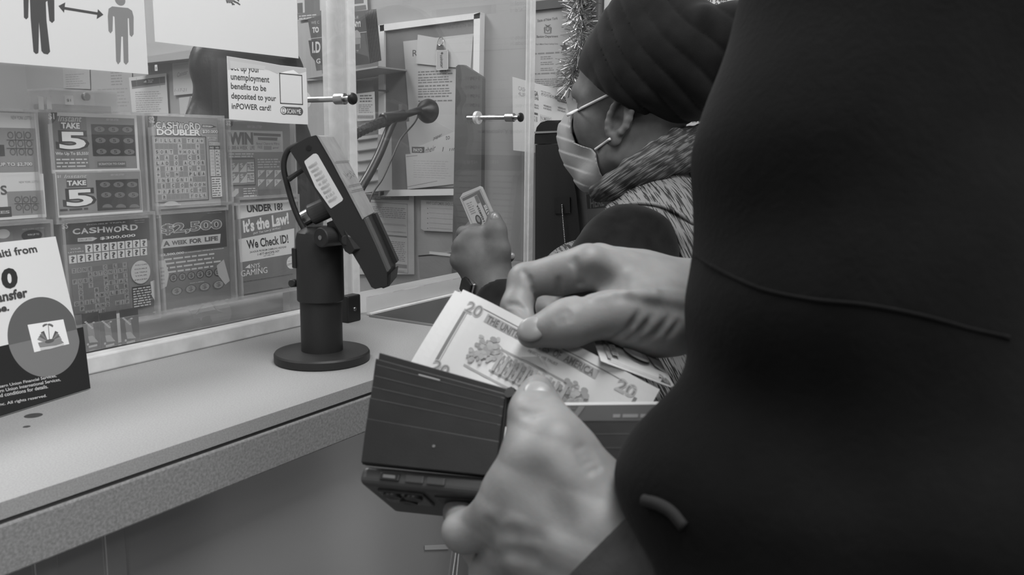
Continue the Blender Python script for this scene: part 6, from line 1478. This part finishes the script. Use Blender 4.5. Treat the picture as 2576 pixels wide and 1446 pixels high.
# striped card in the right half
o2, N2 = fr2.c[0], fr2.n; U2 = unit(fr2.c[1] - o2); V2 = fr2.c[2] - o2; V2 = unit(V2 - U2 * V2.dot(U2))
s = Sheet((o2 - V2 * 0.0125 + N2 * 0.0030, U2, V2), 0.0006)
s.base([('uv', -0.012, 0), ('uv', 0.088, 0), ('uv', 0.088, 0.05), ('uv', -0.012, 0.05)], 0.062)
s.poly([('uv', -0.012, 0), ('uv', 0.088, 0), ('uv', 0.088, 0.0018), ('uv', -0.012, 0.0018)], 0.55)
for k in range(7): s.line(('uv', 0.0 + 0.002 * k, 0.0025), ('uv', 0.001 + 0.0024 * k, 0.013), 0.0005, 0.12)
for k in range(4): s.line(('uv', 0.0, 0.004 + 0.0025 * k), ('uv', 0.016, 0.004 + 0.0022 * k), 0.0004, 0.12)
s.poly([('uv', 0.012, 0.013), ('uv', 0.018, 0.0025), ('uv', 0.022, 0.0025), ('uv', 0.016, 0.013)], 0.12)
s.dash(('uv', 0.040, 0.0068), ('uv', 0.078, 0.0104), 1, 0.16, 0.6, 0.1)
s.make('plastic_card', 'dark grey card with a white top edge in the right half of the wallet', 'card')
# phone under the wallet
pa = q(905, 1192, 0.534); Lx = unit(q(1215, 1222, 0.516) - pa); Wx = q(1055, 1300, 0.600) - q(908, 1216, 0.535); Wx = unit(Wx - Lx * Wx.dot(Lx)); Tx = np.cross(Lx, Wx)
if Tx[2] < 0: Tx = -Tx
m_case = mat('dark_phone_case', 0.045, 0.4, 0.4)
ph = thing('phone', pa + Lx * 0.075, 'mobile phone in a dark case held lengthwise under the wallet', 'phone')
RP = np.column_stack([Lx, Wx, Tx])
b = MB(); b.box((0, 0, -0.0058), (0.150, 0.072, 0.0058), m_case, RP, pa); b.build('case', ph, bevel=0.0042, seg=4)
for i, (u, wd) in enumerate(((0.0135, 0.0125), (0.030, 0.0115), (0.0435, 0.0115))):
    b = MB(); b.box((u, -0.0012, -0.0026), (u + wd, 0.001, 0.0024), m_black if i == 0 else m_case, RP, pa); b.build('side_button', ph, bevel=0.0008)
b = MB(); b.box((0.0155, -0.0016, -0.0012), (0.0235, 0.0002, 0.0010), mat('mute_switch', 0.14, 0.4), RP, pa); b.build('mute_switch', ph, bevel=0.0004)
b = MB(); b.box((0.010, 0.008, -0.0074), (0.040, 0.036, -0.0056), mat('lens_plate', 0.03, 0.25), RP, pa); pl = b.build('camera_plate', ph, bevel=0.0015)
for u, w3 in ((0.018, 0.015), (0.032, 0.015), (0.025, 0.028)):
    c = pa + Lx * u + Wx * w3 - Tx * 0.0072; b = MB(); b.lathe(c, -Tx, [(0.0058, 0), (0.0058, 0.0016), (0.0045, 0.0018), (0.001, 0.0012)], m_black, 20); smooth_auto(b.build('lens', pl))
b = MB(); b.box((0.046, 0.012, -0.0066), (0.080, 0.030, -0.0056), m_black, RP, pa); b.build('ring_grip', ph, bevel=0.0015)
# the notes
PW, PH = 0.156, 0.0663
def note20(A, B, Cc, label, bend=0.0, crop=None, seed=1):
    o = np.array(A); U = unit(np.array(B) - o); Vv = np.array(Cc) - o; Vd_ = unit(Vv - U * Vv.dot(U))
    s = Sheet((o, U, Vd_), 0.00015); s.lay = 14; Z = lambda u, v: ('uv', u, v); n = 26; k1 = 1.0 if crop is None else crop
    for i in range(n):                               # strips, so the paper can curl
        u0, u1 = PW * k1 * i / n, PW * k1 * (i + 1) / n
        for j in range(11): s.mb.add([s.P(p) for p in ((u0, PH * j / 11), (u1, PH * j / 11), (u1, PH * (j + 1) / 11), (u0, PH * (j + 1) / 11))], [(0, 1, 2, 3)], ink(0.60))
    def strip(a, b, v, m=14):
        for i in range(m):
            x0, x1 = a[0] + (b[0] - a[0]) * i / m, a[0] + (b[0] - a[0]) * (i + 1) / m
            s.poly_uv([(x0, a[1]), (x1, a[1]), (x1, b[1]), (x0, b[1])], v, 0.00022)
    X = PW * k1
    strip((0.020, 0.0060), (min(X - 0.004, 0.136), 0.0066), 0.17); strip((0.0125, PH - 0.0070), (min(X - 0.004, 0.144), PH - 0.0064), 0.17)
    def vstrip(u0, u1, v):
        for i in range(10):
            y0, y1 = 0.012 + (PH - 0.024) * i / 10, 0.012 + (PH - 0.024) * (i + 1) / 10
            s.poly_uv([(u0, y0), (u1, y0), (u1, y1), (u0, y1)], v, 0.00022)
    vstrip(0.0100, 0.0124, 0.19); vstrip(0.0132, 0.0137, 0.28)
    if k1 > 0.97: vstrip(PW - 0.0124, PW - 0.0100, 0.19)
    for (u, v_) in ((0.0105, 0.0055), (0.0105, PH - 0.0135)) + (((PW - 0.0255, 0.0055), (PW - 0.0255, PH - 0.0135)) if k1 > 0.97 else ()):
        s.text('20', Z(u, v_ + 0.0080), Z(u + 0.0125, v_), 0.20, 0.0, out=0.40, ow=0.05)
    words = [('THE', 0.029, 0.038), ('UNITED', 0.040, 0.058), ('STATES', 0.061, 0.080), ('OF', 0.083, 0.089), ('AMERICA', 0.092, 0.114)]
    strip((0.0275, 0.0078), (min(X - 0.004, 0.1165), 0.0142), 0.33, 16)
    for wd, u0, u1 in words:
        if u1 < X: s.text(wd, Z(u0, 0.0136), Z(u1, 0.0086), 0.14, 0.02)
    if X > 0.09: s.text('IN GOD WE TRUST', Z(0.066, 0.0185), Z(0.090, 0.0165), 0.30, 0.02)
    rg = np.random.RandomState(seed)
    for cx0, cy0, rx, ry in ((0.040, 0.028, 0.011, 0.009), (0.036, 0.036, 0.009, 0.008), (0.108, 0.030, 0.011, 0.009), (0.113, 0.038, 0.008, 0.008)):
        if cx0 + rx > X: continue
        for _ in range(34):
            a_, r_ = rg.uniform(0, 6.28), rg.uniform(0, 0.9); s.ell(Z(cx0 + r_ * math.cos(a_) * rx, cy0 + r_ * math.sin(a_) * ry), rx * rg.uniform(.12, .26), ry * rg.uniform(.12, .26), rg.uniform(0.28, 0.42), 8)
    if X > 0.1:
        strip((0.048, 0.0245), (0.104, 0.026), 0.30, 6); strip((0.048, 0.041), (0.104, 0.0425), 0.32, 6)
        for k in range(10):
            u = 0.050 + k * 0.0058; s.rect(Z(u, 0.027), Z(u + 0.0022, 0.041), 0.34)
            for j in range(2): s.rect(Z(u + 0.0030, 0.0285 + 0.006 * j), Z(u + 0.0048, 0.0320 + 0.006 * j), 0.24)
        s.poly_uv([(0.064, 0.0245), (0.076, 0.0185), (0.088, 0.0245)], 0.36)
        s.line(Z(0.046, 0.0235), Z(0.100, 0.0435), 0.0005, 0.30); s.line(Z(0.046, 0.0252), Z(0.098, 0.0450), 0.0004, 0.30)
        strip((0.030, 0.046), (0.124, 0.0475), 0.33, 8)
        s.text('TWENTY DOLLARS', Z(0.050, PH - 0.0075), Z(0.106, PH - 0.0125), 0.15, 0.03)
    for _ in range(60): s.rect(Z(*(lambda u, v: (u, v))(rg.uniform(0.016, X - 0.02), rg.uniform(0.015, PH - 0.012))), Z(0, 0), 0.5) if False else None
    def warp(p):
        d = p - o; u = d.dot(U); v = d.dot(Vd_)
        return p + s.N * bend * math.sin(PI * u / PW) + s.N * 0.0022 * math.sin(u * 75 + v * 30)
    s.warp = warp
    return s.make('banknote', label, 'banknote', 'notes over the wallet')
A, B, Cc = q(1165, 728, 0.620), q(1640, 968, 0.565), q(1052, 920, 0.609)
note20(A, B, Cc, 'front twenty note pinched between thumb and finger above the wallet', 0.004)
ub_, vb_ = unit(B - A), unit(Cc - A); d2_ = _f * 0.006 - ub_ * 0.0055 + vb_ * 0.0035
note20(A + d2_, B + d2_, Cc + d2_, 'second note just behind the front twenty note', 0.004, seed=4)
A3, C3, B3 = q(1484, 836, 0.602), q(1512, 908, 0.566), q(1692, 980, 0.581)
s = Sheet((A3, B3 - C3, C3 - A3), 0.0002); L3, H3 = 0.058, np.linalg.norm(C3 - A3); Z = lambda u, v: ('uv', u, v)
s.base([Z(0.001, 0), Z(L3, 0), Z(L3 + 0.001, H3 * 0.82), Z(L3 - 0.005, H3), Z(0, H3)], 0.56)
s.rect(Z(0.006, 0.002), Z(0.0085, H3 - 0.006), 0.30); s.rect(Z(0.0105, 0.002), Z(0.0150, H3 - 0.012), 0.36); s.line(Z(0.006, H3 - 0.004), Z(L3 - 0.010, H3 - 0.004), 0.0006, 0.28)
for k in range(7): s.rect(Z(0.0112, 0.004 + 0.0034 * k), Z(0.0142, 0.0062 + 0.0034 * k), 0.22)
s.ell(Z(0.032, H3 * 0.34), 0.0105, 0.0085, 0.30); s.ell(Z(0.032, H3 * 0.30), 0.0050, 0.0050, 0.40)
s.text('20', Z(L3 - 0.012, H3 - 0.003), Z(L3 - 0.003, H3 - 0.011), 0.18, 0.03, out=0.4, ow=0.04)
s.poly([Z(0.040, 0.0), Z(L3, 0.0), Z(L3, H3 * 0.45), Z(0.046, H3 * 0.45)], 0.36); s.line(Z(0.046, H3 * 0.46), Z(L3, H3 * 0.46), 0.0008, 0.62)
s.warp = lambda p: p + s_n3 * 0.004 * math.sin(PI * min(1.0, max(0.0, (p - A3).dot(s_u3) / 0.058)))
s_n3, s_u3 = s.N, s.U
s.make('banknote', 'short folded note lying under the wrist of the pinching hand', 'banknote', 'notes over the wallet')
for o in COL.objects:
    if '_org' in o: del o['_org']
